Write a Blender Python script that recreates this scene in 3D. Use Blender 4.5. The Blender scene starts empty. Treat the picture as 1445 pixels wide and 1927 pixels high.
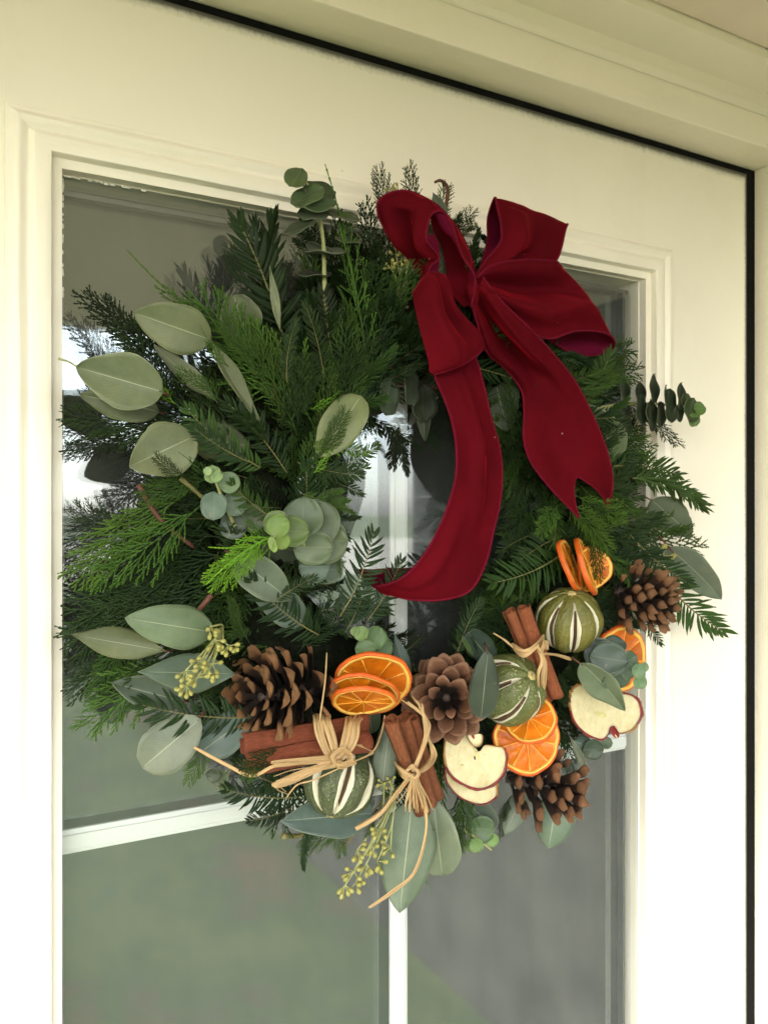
import bpy, math, random
from mathutils import Vector, Matrix, noise
random.seed(7)
SC = bpy.context.scene
COL = SC.collection
rad = math.radians

# ------------------------------------------------------------------ camera
YAW = rad(29.0)
CAM = Vector((-0.388, -0.700, 1.500))
F = Vector((math.sin(YAW), math.cos(YAW), 0)); R = Vector((math.cos(YAW), -math.sin(YAW), 0)); UP = Vector((0, 0, 1))
FPX = 1558.0                                     # focal length in photo pixels (1445 x 1927)
cam = bpy.data.cameras.new('camera'); co = bpy.data.objects.new('camera', cam); COL.objects.link(co)
co.location = CAM; co.rotation_euler = (rad(90), 0, -YAW)
cam.sensor_fit = 'VERTICAL'; cam.sensor_height = 24.0; cam.lens = 24.0*FPX/1927.0
cam.clip_start = 0.02; cam.clip_end = 600
cam.dof.use_dof = True; cam.dof.focus_distance = 0.66; cam.dof.aperture_fstop = 11.0
SC.camera = co

# ------------------------------------------------------------------ light
w = bpy.data.worlds.new('World'); SC.world = w; w.use_nodes = True
nt = w.node_tree; bg = nt.nodes['Background']
sky = nt.nodes.new('ShaderNodeTexSky'); sky.sky_type = 'NISHITA'; sky.sun_disc = False
sky.sun_elevation = rad(38); sky.sun_rotation = rad(220); sky.dust_density = 2.0; sky.air_density = 1.0; sky.ozone_density = 0.6
hs = nt.nodes.new('ShaderNodeHueSaturation'); hs.inputs['Saturation'].default_value = 0.35
nt.links.new(sky.outputs[0], hs.inputs['Color']); nt.links.new(hs.outputs[0], bg.inputs['Color'])
bg.inputs['Strength'].default_value = 0.15
sun = bpy.data.lights.new('sun', 'SUN'); so = bpy.data.objects.new('sun', sun); COL.objects.link(so)
sun.energy = 1.5; sun.angle = rad(32); sun.color = (1.0, 0.97, 0.92)
# sunlight comes from behind the camera, low, a little from the left
sd = Vector((0.52, 0.62, -0.60)).normalized()
so.rotation_euler = sd.to_track_quat('-Z', 'Y').to_euler(); so.location = (-2, -6, 4)
SC.view_settings.view_transform = 'Standard'; SC.view_settings.look = 'None'
SC.view_settings.exposure = 2.75; SC.view_settings.gamma = 1.0
SC.cycles.max_bounces = 10; SC.cycles.diffuse_bounces = 5; SC.cycles.glossy_bounces = 4
SC.cycles.transparent_max_bounces = 12; SC.cycles.caustics_reflective = False; SC.cycles.caustics_refractive = False
SC.cycles.use_denoising = True

# ------------------------------------------------------------------ helpers
def ray(px, py):
    return F + R*((px-722.5)/FPX) + UP*((963.5-py)/FPX)
def P(px, py, off=0.0):
    """the point of the plane y = -off (off metres out from the door face) seen at photo pixel px, py"""
    d = ray(px, py); return CAM + d*((-off-CAM.y)/d.y)
def mpp(p):
    """metres per photo pixel at point p"""
    return (p-CAM).dot(F)/FPX
def camvec(x, y, z):
    """x right, y up, z towards the camera"""
    return (R*x + UP*y - F*z).normalized()

def tag(o, label=None, cat=None, group=None, kind=None):
    if label: o['label'] = label
    if cat: o['category'] = cat
    if group: o['group'] = group
    if kind: o['kind'] = kind
    return o
def empty(name, loc, label=None, cat=None, group=None):
    o = bpy.data.objects.new(name, None); COL.objects.link(o); o.location = loc
    o.empty_display_size = 0.02
    return tag(o, label, cat, group)
def wloc(o):
    v = Vector(o.location)
    while o.parent: o = o.parent; v += Vector(o.location)
    return v
def mesh_data(name, verts, faces, mats, uvs=None, fm=None, smooth=True):
    me = bpy.data.meshes.new(name); me.from_pydata([tuple(v) for v in verts], [], faces)
    for m in (mats if isinstance(mats, (list, tuple)) else [mats]): me.materials.append(m)
    if fm: me.polygons.foreach_set('material_index', fm)
    if smooth: me.polygons.foreach_set('use_smooth', [True]*len(me.polygons))
    if uvs:
        ul = me.uv_layers.new(name='UVMap')
        for lp in me.loops: ul.data[lp.index].uv = uvs[lp.vertex_index]
    me.update(); return me
def mk(name, verts, faces, mats, parent=None, uvs=None, fm=None, smooth=True, col=None, local=False):
    """one mesh object; verts in world metres, its origin at their middle (parents are never rotated)"""
    if local: c = Vector((0, 0, 0))
    else:
        c = Vector((0, 0, 0))
        for v in verts: c += Vector(v)
        c /= len(verts)
    me = mesh_data(name, [Vector(v)-c for v in verts], faces, mats, uvs, fm, smooth)
    o = bpy.data.objects.new(name, me); COL.objects.link(o)
    o.location = c
    if parent: o.parent = parent; o.location = c - wloc(parent)
    if col: o.color = (*col, 1)
    return o
class MB:
    def __init__(s): s.v = []; s.f = []; s.m = []; s.uv = []
    def add(s, v, f, m=0, uv=None):
        n = len(s.v); s.v += [Vector(x) for x in v]; s.f += [tuple(i+n for i in q) for q in f]; s.m += [m]*len(f)
        s.uv += uv if uv else [(0, 0)]*len(v)
    def box(s, a, b, m=0):
        x0, y0, z0 = a; x1, y1, z1 = b
        s.add([(x0,y0,z0),(x1,y0,z0),(x1,y1,z0),(x0,y1,z0),(x0,y0,z1),(x1,y0,z1),(x1,y1,z1),(x0,y1,z1)],
              [(3,2,1,0),(4,5,6,7),(0,1,5,4),(1,2,6,5),(2,3,7,6),(3,0,4,7)], m)
    def build(s, name, mats, parent=None, smooth=False, col=None):
        return mk(name, s.v, s.f, mats, parent, s.uv, s.m, smooth, col)
def box(name, a, b, mat, parent=None, bevel=0.0):
    m = MB(); m.box(a, b); o = m.build(name, mat, parent)
    if bevel:
        bv = o.modifiers.new('bevel', 'BEVEL'); bv.width = bevel; bv.segments = 2
    return o
def tube_geo(pts, radii, n=8, cap=True):
    """verts and faces of a tube through pts"""
    pts = [Vector(p) for p in pts]; v = []; f = []
    if not isinstance(radii, (list, tuple)): radii = [radii]*len(pts)
    t0 = (pts[1]-pts[0]).normalized()
    nrm = t0.orthogonal().normalized()
    for i, p in enumerate(pts):
        t = (pts[min(i+1, len(pts)-1)]-pts[max(i-1, 0)]).normalized()
        nrm = (nrm - t*nrm.dot(t)).normalized(); b = t.cross(nrm)
        for k in range(n):
            a = 2*math.pi*k/n; v.append(p + (nrm*math.cos(a)+b*math.sin(a))*radii[i])
    for i in range(len(pts)-1):
        for k in range(n):
            f.append((i*n+k, i*n+(k+1) % n, (i+1)*n+(k+1) % n, (i+1)*n+k))
    if cap:
        f.append(tuple(reversed(range(n)))); f.append(tuple(range((len(pts)-1)*n, len(pts)*n)))
    return v, f
def spline(pts, per=6):
    """Catmull-Rom through pts (tuples of any length)"""
    out = []; n = len(pts); D = len(pts[0])
    for i in range(n-1):
        p0 = pts[max(i-1, 0)]; p1 = pts[i]; p2 = pts[i+1]; p3 = pts[min(i+2, n-1)]
        for k in range(per):
            t = k/per
            out.append(tuple(0.5*((2*p1[d])+(-p0[d]+p2[d])*t+(2*p0[d]-5*p1[d]+4*p2[d]-p3[d])*t*t+(-p0[d]+3*p1[d]-3*p2[d]+p3[d])*t**3) for d in range(D)))
    out.append(tuple(pts[-1])); return out

# ------------------------------------------------------------------ materials
class NT:
    def __init__(s, name):
        s.m = bpy.data.materials.new(name); s.m.use_nodes = True; s.t = s.m.node_tree
        s.b = s.t.nodes['Principled BSDF']
    def n(s, typ, **kw):
        o = s.t.nodes.new(typ)
        for k, v in kw.items():
            if hasattr(o, k): setattr(o, k, v)
            else: o.inputs[k.replace('_', ' ')].default_value = v
        return o
    def l(s, a, b): s.t.links.new(a, b)
    def coord(s, kind='Object'):
        return s.n('ShaderNodeTexCoord').outputs[kind]
    def noise(s, scale, detail=4, rough=.55, vec=None, stretch=None):
        nd = s.n('ShaderNodeTexNoise'); nd.inputs['Scale'].default_value = scale; nd.inputs['Detail'].default_value = detail
        nd.inputs['Roughness'].default_value = rough
        v = vec if vec is not None else s.coord()
        if stretch:
            mp = s.n('ShaderNodeMapping'); mp.inputs['Scale'].default_value = stretch; s.l(v, mp.inputs['Vector']); v = mp.outputs[0]
        s.l(v, nd.inputs['Vector']); return nd.outputs['Fac']
    def ramp(s, fac, stops):
        r = s.n('ShaderNodeValToRGB'); e = r.color_ramp.elements
        while len(e) < len(stops): e.new(0.5)
        for i, (p, c) in enumerate(stops):
            e[i].position = p; e[i].color = (*c, 1) if len(c) == 3 else c
        s.l(fac, r.inputs['Fac']); return r.outputs['Color']
    def mix(s, fac, a, b, mode='MIX'):
        x = s.n('ShaderNodeMix'); x.data_type = 'RGBA'; x.blend_type = mode
        for val, idx in ((fac, 0), (a, 6), (b, 7)):
            if hasattr(val, 'is_linked') or hasattr(val, 'links'): s.l(val, x.inputs[idx])
            elif idx == 0: x.inputs[0].default_value = val
            else: x.inputs[idx].default_value = (*val, 1) if len(val) == 3 else val
        return x.outputs[2]
    def math(s, op, a, b=0.0, c=None):
        x = s.n('ShaderNodeMath'); x.operation = op
        for i, v in enumerate((a, b) if c is None else (a, b, c)):
            if hasattr(v, 'links'): s.l(v, x.inputs[i])
            else: x.inputs[i].default_value = v
        return x.outputs[0]
    def bump(s, h, strength=.3, dist=.001):
        b = s.n('ShaderNodeBump'); b.inputs['Strength'].default_value = strength; b.inputs['Distance'].default_value = dist
        s.l(h, b.inputs['Height']); s.l(b.outputs[0], s.b.inputs['Normal']); return b
    def set(s, **kw):
        for k, v in kw.items():
            i = s.b.inputs[k.replace('_', ' ')]
            if hasattr(v, 'links'): s.l(v, i)
            else: i.default_value = (*v, 1) if isinstance(v, tuple) and len(v) == 3 else v
        return s
def simple(name, c, rough=.6, nscale=60, var=.15, bump=.2, dist=.0005, **kw):
    m = NT(name); f = m.noise(nscale)
    col = m.ramp(f, [(.25, tuple(x*(1-var) for x in c)), (.75, tuple(min(1, x*(1+var)) for x in c))])
    m.set(Base_Color=col, Roughness=rough, **kw)
    if bump: m.bump(m.noise(nscale*2.5), bump, dist)
    return m.m
# ------------------------------------------------------------------ the place: door, frame, porch, garden
def paint_mat(name, c, stretch, rough=.38):
    m = NT(name)
    g = m.noise(22, 5, .6, stretch=stretch)
    f2 = m.noise(3.0, 3)
    col = m.ramp(f2, [(.3, tuple(x*.965 for x in c)), (.7, c)])
    sp = m.n('ShaderNodeTexVoronoi'); sp.inputs['Scale'].default_value = 17; m.l(m.coord(), sp.inputs['Vector'])
    dot = m.ramp(sp.outputs['Distance'], [(0.0, (1, 1, 1)), (.025, (1, 1, 1)), (.04, (0, 0, 0))])
    keep = m.n('ShaderNodeSeparateColor'); m.l(sp.outputs['Color'], keep.inputs[0])
    k = m.math('GREATER_THAN', keep.outputs[0], .72)
    dm = m.n('ShaderNodeSeparateColor'); m.l(dot, dm.inputs[0])
    col = m.mix(m.math('MULTIPLY', m.math('MULTIPLY', dm.outputs[0], k), .8), col, (.10, .08, .05))
    dirt = m.ramp(m.noise(5, 7, .75), [(.52, (0, 0, 0)), (.72, (1, 1, 1))]); dsp = m.n('ShaderNodeSeparateColor'); m.l(dirt, dsp.inputs[0])
    col = m.mix(m.math('MULTIPLY', dsp.outputs[0], .10), col, (.45, .38, .24))
    m.set(Base_Color=col, Roughness=rough)
    m.bump(m.math('ADD', g, m.math('MULTIPLY', m.noise(2.2, 3), 1.2)), .6, .0010); return m
CREAM = (.82, .775, .665)
M_paint_v = paint_mat('cream gloss paint brushed upright', CREAM, (9, 9, .5)).m
M_paint_h = paint_mat('cream gloss paint brushed sideways', CREAM, (.5, 9, 9)).m
M_frame = paint_mat('cream frame paint', (.83, .77, .64), (.6, 6, 6)).m
# door face: black mildew creeping out of the gap along the top and closing edge
md = paint_mat('cream door paint with mildewed edge', CREAM, (1.2, 4, 1.2))
geo = md.n('ShaderNodeNewGeometry'); sx = md.n('ShaderNodeSeparateXYZ'); md.l(geo.outputs['Position'], sx.inputs[0])
DX1, DZ1 = P(1404, 963, 0).x, P(1150, 252, 0).z
ex = md.math('SUBTRACT', DX1, sx.outputs['X']); ez = md.math('SUBTRACT', DZ1, sx.outputs['Z'])
edge = md.math('MINIMUM', md.math('MULTIPLY', ex, 1.7), ez)
nz = md.noise(260, 6, .75); nz2 = md.noise(9, 3)
lim = md.math('ADD', md.math('MULTIPLY', nz, .012), md.math('MULTIPLY', nz2, .010))
mask = md.ramp(md.math('DIVIDE', edge, lim), [(.0, (1, 1, 1)), (.25, (.9, .9, .9)), (.6, (.25, .25, .25)), (1.0, (0, 0, 0))])
old = md.b.inputs['Base Color'].links[0].from_socket
msep = md.n('ShaderNodeSeparateColor'); md.l(mask, msep.inputs[0])
md.l(md.mix(msep.outputs[0], old, (.035, .035, .025)), md.b.inputs['Base Color'])
M_door = md.m
M_pvc = simple('white plastic glazing bar', (.80, .81, .80), .3, 30, .02, 0)
M_seal = simple('black rubber seal', (.0045, .0045, .004), .8, 90, .3, .3, Specular_IOR_Level=.1)
M_spacer = simple('grey metal spacer', (.12, .125, .12), .35, 40, .1, 0, Metallic=.6)
M_putty = simple('flaking putty', (.70, .69, .62), .7, 300, .15, .5)
# glass: clear, mirror-like at the surface, a thin film of dust
g = NT('door glass'); nt_ = g.t
for nd in list(nt_.nodes):
    if nd.type != 'OUTPUT_MATERIAL': nt_.nodes.remove(nd)
out = nt_.nodes['Material Output']
gl = nt_.nodes.new('ShaderNodeBsdfGlossy'); gl.inputs['Roughness'].default_value = .035; gl.inputs['Color'].default_value = (.88, .96, .98, 1)
tr = nt_.nodes.new('ShaderNodeBsdfTransparent'); tr.inputs['Color'].default_value = (.96, .97, .96, 1)
fr = nt_.nodes.new('ShaderNodeFresnel'); fr.inputs['IOR'].default_value = 2.35
m1 = nt_.nodes.new('ShaderNodeMixShader'); gg_ = nt_.nodes.new('ShaderNodeNewGeometry'); front_ = g.math('SUBTRACT', 1.0, gg_.outputs['Backfacing']); g.l(g.math('MULTIPLY', fr.outputs[0], front_), m1.inputs[0]); g.l(tr.outputs[0], m1.inputs[1]); g.l(gl.outputs[0], m1.inputs[2])
df = nt_.nodes.new('ShaderNodeBsdfDiffuse'); df.inputs['Color'].default_value = (.40, .43, .42, 1)
dn = g.noise(420, 5, .8); dn2 = g.noise(7, 4)
dfac = g.math('MULTIPLY', g.math('ADD', g.math('MULTIPLY', dn, .10), g.math('MULTIPLY', dn2, .05)), .30)
m2 = nt_.nodes.new('ShaderNodeMixShader'); g.l(dfac, m2.inputs[0]); g.l(m1.outputs[0], m2.inputs[1]); g.l(df.outputs[0], m2.inputs[2])
g.l(m2.outputs[0], out.inputs['Surface'])
M_glass = g.m

GY = 0.012                                        # glass plane, behind the door face
GX0 = P(116, 963, -GY).x; GX1 = P(1199, 963, -GY).x
GZ1 = P(118, 330, -GY).z
GZ0 = 0.50
DX0 = -0.48
door = empty('front_door', (0.03, 0, 0), 'cream painted front door with a large glazed panel, holding the wreath', 'door'); door['kind'] = 'thing'
MW = .043                                         # moulding width
box('stile', (DX0, 0, 0.02), (GX0-.001, .044, DZ1), M_door, door)
box('stile', (GX1+.001, 0, 0.02), (DX1, .044, DZ1), M_door, door)
box('top_rail', (GX0-.001, 0, GZ1+.001), (GX1+.001, .044, DZ1), M_door, door)
box('bottom_rail', (GX0-.001, 0, 0.02), (GX1+.001, .044, GZ0-.001), M_door, door)
# moulding: profile (distance out from the glass, height proud of the door face)
PROF = [(0, -GY+.001), (.0015, -.0100), (.0070, -.0040), (.0082, -.0045), (.0088, -.0038), (.0092, .0070), (.0100, .0086), (.0115, .0090),
        (.0205, .0092), (.0220, .0088), (.0235, .0066), (.0262, .0052), (.0290, .0062), (.0318, .0078), (.0345, .0080), (.0368, .0066),
        (.0385, .0044), (.0400, .0038), (.0412, .0040), (.0428, .0036), (.0432, .0028), (MW, -.0005)]
def moulding(side):
    v = []; f = []; n = len(PROF)
    L = 24
    for k in range(L+1):
        t = k/L
        for d, h in PROF:
            x0, x1, z0, z1 = GX0-d, GX1+d, GZ0-d, GZ1+d
            wob = .00025*math.sin(t*37+d*900)+.0002*math.sin(t*83)
            if side == 'top': v.append((x0+(x1-x0)*t, -h-wob, z1))
            if side == 'bottom': v.append((x1+(x0-x1)*t, -h-wob, z0))
            if side == 'left': v.append((x0, -h-wob, z0+(z1-z0)*t))
            if side == 'right': v.append((x1, -h-wob, z1+(z0-z1)*t))
    for k in range(L):
        for i in range(n-1): f.append((k*n+i, k*n+i+1, (k+1)*n+i+1, (k+1)*n+i))
    o = mk('moulding', v, f, M_paint_h if side in ('top', 'bottom') else M_paint_v, door)
    o.data.polygons.foreach_set('use_smooth', [False]*len(o.data.polygons))
    for p_ in o.data.polygons: p_.use_smooth = True
    o.modifiers.new('ws', 'EDGE_SPLIT').split_angle = rad(38)
for s_ in ('top', 'bottom', 'left', 'right'): moulding(s_)
box('glass_pane', (GX0-.004, GY, GZ0-.004), (GX1+.004, GY+.004, GZ1+.004), M_glass, door)
# glazing bars inside the unit, three ridges each
def bar(a, b, horiz, ends):
    prof = [(-.0098, .006), (-.0098, .003), (-.0065, .0018), (-.0060, .0024), (-.0054, .0006), (.0054, .0006), (.0060, .0024), (.0065, .0018), (.0098, .003), (.0098, .006)]
    v = []; n = len(prof)
    for e in (0, 1):
        for d, h in prof:
            y = GY+.0045+h
            if horiz: v.append(((a, b)[e], y, ends+d))
            else: v.append((ends+d, y, (a, b)[e]))
    f = [(i, (i+1) % n, n+(i+1) % n, n+i) for i in range(n)] + [tuple(range(n)), tuple(reversed(range(n, 2*n)))]
    if horiz: f = [tuple(reversed(q)) for q in f]
    return mk('glazing_bar', v, f, M_pvc, door, smooth=False)
BZ = P(110, 1589, -GY-.006).z; BX = P(752, 1300, -GY-.006).x
for k in range(2):
    z = BZ-.52*k
    bar(GX0+.0, BX-.0099, True, z); bar(BX+.0099, GX1-.013, True, z)
bar(GZ0+.012, GZ1-.012, False, BX)
# spacer round the sealed unit, then the inner pane and what is behind it
for nm, a, b in (('spacer_bar', (GX0+.004, GY+.011, GZ1-.012), (GX1-.004, GY+.020, GZ1-.008)),
                 ('spacer_bar', (GX0+.004, GY+.011, GZ0+.008), (GX1-.004, GY+.020, GZ0+.012)),
                 ('spacer_bar', (GX0+.0015, GY+.011, GZ0+.012), (GX0+.0035, GY+.020, GZ1-.012)),
                 ('spacer_bar', (GX1-.0125, GY+.011, GZ0+.012), (GX1-.009, GY+.020, GZ1-.012))):
    box(nm, a, b, M_spacer, door)
box('inner_pane', (GX0-.002, GY+.021, GZ0-.002), (GX1+.002, GY+.024, GZ1+.002), M_glass, door)
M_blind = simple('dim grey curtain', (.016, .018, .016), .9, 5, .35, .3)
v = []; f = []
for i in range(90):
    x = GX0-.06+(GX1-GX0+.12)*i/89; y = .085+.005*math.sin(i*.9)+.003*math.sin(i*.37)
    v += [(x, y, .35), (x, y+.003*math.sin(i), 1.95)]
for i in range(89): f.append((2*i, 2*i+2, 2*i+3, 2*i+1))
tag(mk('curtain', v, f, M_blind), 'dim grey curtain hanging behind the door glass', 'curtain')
# flaking putty crumbs along the top left of the glass
pb = MB(); rp = random.Random(3)
for k in range(20):
    x = GX0+.001+(.07*rp.random()**1.8); s_ = .0005+.0010*rp.random()
    z = GZ1-.0006-rp.random()*.0008
    c = Vector((x, GY-.0022, z))
    pts = [c+Vector((math.cos(a)*s_*2.0*(.6+.6*rp.random()), -.0006*rp.random(), math.sin(a)*s_*(.5+.6*rp.random()))) for a in [i*math.pi/3 for i in range(6)]]
    pb.add(pts+[c+Vector((0, -.0012, 0))], [(i, (i+1) % 6, 6) for i in range(6)])
for k in range(22):
    z = GZ1-.002-.10*rp.random()**1.2; s_ = .0005+.0010*rp.random(); c = Vector((GX0+.0008, GY-.0022, z))
    pts = [c+Vector((math.cos(a)*s_*(.5+.6*rp.random()), -.0006, math.sin(a)*s_*2*(.6+.6*rp.random()))) for a in [i*math.pi/3 for i in range(6)]]
    pb.add(pts+[c+Vector((0, -.0012, 0))], [(i, (i+1) % 6, 6) for i in range(6)])
tag(pb.build('flaking_putty', M_putty, door), kind='stuff')

# frame round the door
FO = .050
frame = empty('door_frame', (.03, 0, 0), 'cream painted timber frame around the front door with a black gap seal', 'door frame'); frame['kind'] = 'thing'
JX = P(1421, 963, 0).x; HZ = P(1150, 238.7, 0).z
box('jamb', (JX, -FO, 0), (JX+.09, .10, HZ+.05), M_frame, frame, .0015)
box('jamb', (DX0-.095, -FO, 0), (DX0-.005, .10, HZ+.05), M_frame, frame, .0015)
HF = P(1445, 215, FO).z
box('head', (DX0-.004, -FO, HZ), (JX-.0005, .10, HF), M_frame, frame, .0015)
box('door_seal', (DX1+.0006, .0008, .02), (JX-.0006, .03, HZ-.0006), M_seal, frame)
box('door_seal', (DX0, .0008, DZ1+.0006), (DX1+.0004, .03, HZ-.0008), M_seal, frame)
box('threshold', (DX0-.004, -FO, 0), (JX-.001, .10, .018), M_frame, frame)
# cornice: cove between head and porch ceiling
SZ = P(1220, 0, .10).z
v = []; cp = [(FO+.0005, HF-.004), (FO+.002, HF-.002), (FO+.004, HF+.004), (FO+.005, HF+.018), (.094, SZ-.0105), (.0985, SZ-.0095), (.0995, SZ-.002), (.0995, SZ+.02)]
for x in (-1.6, 1.06):
    for o_, z in cp: v.append((x, -o_, z))
n = len(cp); f = [(i, i+1, n+i+1, n+i) for i in range(n-1)]
tr_ = mk('cornice', v, [tuple(reversed(q)) for q in f], M_frame, smooth=False)
tag(tr_, 'cream timber cornice strip where the door head meets the porch ceiling', 'cornice', kind='thing')

# house wall round the frame
M_wall = simple('cream masonry paint', (.62, .58, .47), .8, 40, .06, .4, .002)
hw = MB(); hw.box((JX+.0905, -.03, 0), (3.2, .25, 2.6)); hw.box((-5, -.03, 0), (DX0-.0955, .25, 2.6)); hw.box((DX0-.095, -.03, HF+.001), (JX+.09, .25, 2.6))
tag(hw.build('house_wall', M_wall), 'cream house wall around the front door', 'wall', kind='thing')
# porch ceiling in boards
M_ceil = simple('cream ceiling paint', (.72, .62, .50), .55, 12, .05, .15, .001)
PL = 1.72
ce = MB(); ce.box((-1.9, -PL, SZ+.014), (1.30, -.02, SZ+.05))
ceil = tag(ce.build('porch_ceiling', M_ceil), kind='structure')
y = -.1005; k = 0
while y > -PL:
    y2 = max(y-.118, -PL)
    box('board', (-1.9, y2+.0012, SZ), (1.30, y, SZ+.0135), M_ceil, ceil, .0015); y = y2; k += 1
# porch side: rendered low wall, dark boarding above
M_render = simple('grey render', (.085, .078, .064), .85, 7, .45, .5, .003)
M_dark = simple('dark stained boards', (.020, .022, .020), .6, 14, .4, .3, .002)
side = empty('porch_side_wall', (1.10, -.9, 0), 'porch side of grey render with dark boarding above', 'wall'); side['kind'] = 'thing'
box('low_wall', (1.06, -6.5, 0), (1.18, -.031, 1.10), M_render, side)
z = 1.10
while z < SZ:
    z2 = min(z+.15, SZ); box('board', (1.08, -PL, z+.003), (1.10, -.031, z2), M_dark, side); z = z2

# ground and garden behind the camera (seen mirrored in the glass)
gm = NT('lawn grass'); gf = gm.noise(1.6, 6, .8); gf2 = gm.noise(60, 4, .7)
c1 = gm.ramp(gf, [(.36, (.19, .125, .085)), (.46, (.085, .115, .055)), (.58, (.15, .17, .070)), (.66, (.075, .125, .080))])
gm.set(Base_Color=gm.mix(.2, c1, gm.ramp(gf2, [(.3, (.04, .05, .02)), (.7, (.13, .15, .065))])), Roughness=.9); gm.bump(gf2, .8, .02)
v = [(-300, -300, 0), (300, -300, 0), (300, 2, 0), (-300, 2, 0)]
tag(mk('lawn', v, [(0, 1, 2, 3)], gm.m, smooth=False), kind='structure')
M_pave = simple('grey paving', (.28, .26, .22), .85, 6, .25, .5, .003)
tag(box('porch_floor', (-.9, -.95, -.02), (1.06, .3, .12), M_pave), kind='structure')
M_path = simple('dark gravel path', (.115, .105, .085), .9, 3, .3, .5, .004)
M_drive = simple('pale gravel drive', (.42, .38, .31), .9, 3, .2, .6, .01)
tag(box('driveway', (-60, -40, -.02), (60, -17, .008), M_drive), kind='structure')
# ------------------------------------------------------------------ plant materials
def leaf_mat(name, rough=.5, ribk=.30, svk=.05):
    """colour comes from the object's own colour; u along, v across"""
    m = NT(name); oi = m.n('ShaderNodeObjectInfo')
    uv = m.n('ShaderNodeUVMap'); sp = m.n('ShaderNodeSeparateXYZ'); m.l(uv.outputs[0], sp.inputs[0])
    u, v_ = sp.outputs['X'], sp.outputs['Y']                      # v_ 0..1, midrib at .5
    av = m.math('ABSOLUTE', m.math('SUBTRACT', v_, .5))
    # side veins run forward from the midrib
    ph = m.math('ADD', m.math('MULTIPLY', u, 46.0), m.math('MULTIPLY', av, -46.0))
    nn = m.noise(25, 3)
    ph = m.math('ADD', ph, m.math('MULTIPLY', nn, 6.0))
    sv = m.math('POWER', m.math('ABSOLUTE', m.math('SINE', ph)), 10.0)
    sv = m.math('MULTIPLY', sv, svk)
    base = m.mix(sv, oi.outputs['Color'], m.mix(.5, oi.outputs['Color'], (.62, .66, .42)))
    blot = m.ramp(m.noise(30, 6, .7), [(.3, (.62, .67, .66)), (.7, (1.10, 1.05, 1.02))])
    base = m.mix(1.0, base, blot, 'MULTIPLY')
    spots = m.ramp(m.noise(160, 2, .5), [(.70, (0, 0, 0)), (.76, (1, 1, 1))]); s2 = m.n('ShaderNodeSeparateColor'); m.l(spots, s2.inputs[0])
    base = m.mix(m.math('MULTIPLY', s2.outputs[0], .45), base, (.16, .13, .07))
    rib = m.math('LESS_THAN', av, .011)
    base = m.mix(m.math('MULTIPLY', rib, ribk), base, (.55, .58, .36))
    edge = m.math('GREATER_THAN', av, .485)
    base = m.mix(m.math('MULTIPLY', edge, .16), base, (.50, .52, .28))
    m.set(Base_Color=base, Roughness=rough, Specular_IOR_Level=.35)
    m.b.inputs['Subsurface Weight'].default_value = .08; m.b.inputs['Subsurface Radius'].default_value = (.002, .003, .001)
    h = m.math('SUBTRACT', m.math('MULTIPLY', m.noise(120, 4), .5), m.math('ADD', sv, m.math('MULTIPLY', rib, .6)))
    m.bump(h, .35, .0006); return m.m
M_leaf = leaf_mat('eucalyptus leaf'); M_round = leaf_mat('round eucalyptus leaf', .5, .10, .03)
def needle_mat(name, tip, rough, lo=.55, bump=True):
    m = NT(name); oi = m.n('ShaderNodeObjectInfo'); uv = m.n('ShaderNodeUVMap'); sp = m.n('ShaderNodeSeparateXYZ'); m.l(uv.outputs[0], sp.inputs[0])
    f = m.noise(9, 3)
    c = m.mix(1.0, oi.outputs['Color'], m.ramp(f, [(.3, (.65, .68, .65)), (.7, (1.2, 1.15, 1.1))]), 'MULTIPLY')
    k = m.math('MULTIPLY', m.math('POWER', sp.outputs['X'], 3.0), .6)
    c = m.mix(k, c, m.mix(1.0, oi.outputs['Color'], tip, 'MULTIPLY'))
    m.set(Base_Color=c, Roughness=rough, Specular_IOR_Level=.10); return m.m
M_needle = needle_mat('yew needle', (2.2, 1.9, 1.2), .46)
M_cedar = needle_mat('cypress scale leaf', (2.1, 1.9, 1.1), .5)
M_stem = simple('green brown twig', (.13, .12, .035), .6, 200, .35, .4)
M_redtwig = simple('red brown twig', (.085, .027, .013), .7, 150, .4, .5)
M_paletwig = simple('pale green stalk', (.26, .27, .10), .5, 200, .2, .3)
M_bud = simple('yellow green bud', (.27, .255, .065), .45, 400, .25, .3)
M_gapshade = simple('near black gap shade', (.006, .008, .004), .95, 90, .5, 1.0, .004, Specular_IOR_Level=.05)  # near black colour stands in for the shade deep between the sprigs

def jit(c, rnd, k=.12):
    a = 1+rnd.uniform(-k, k); b = rnd.uniform(-k, k)*.4
    return (max(0, c[0]*(a+b)), max(0, c[1]*a), max(0, c[2]*(a-b)))

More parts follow.
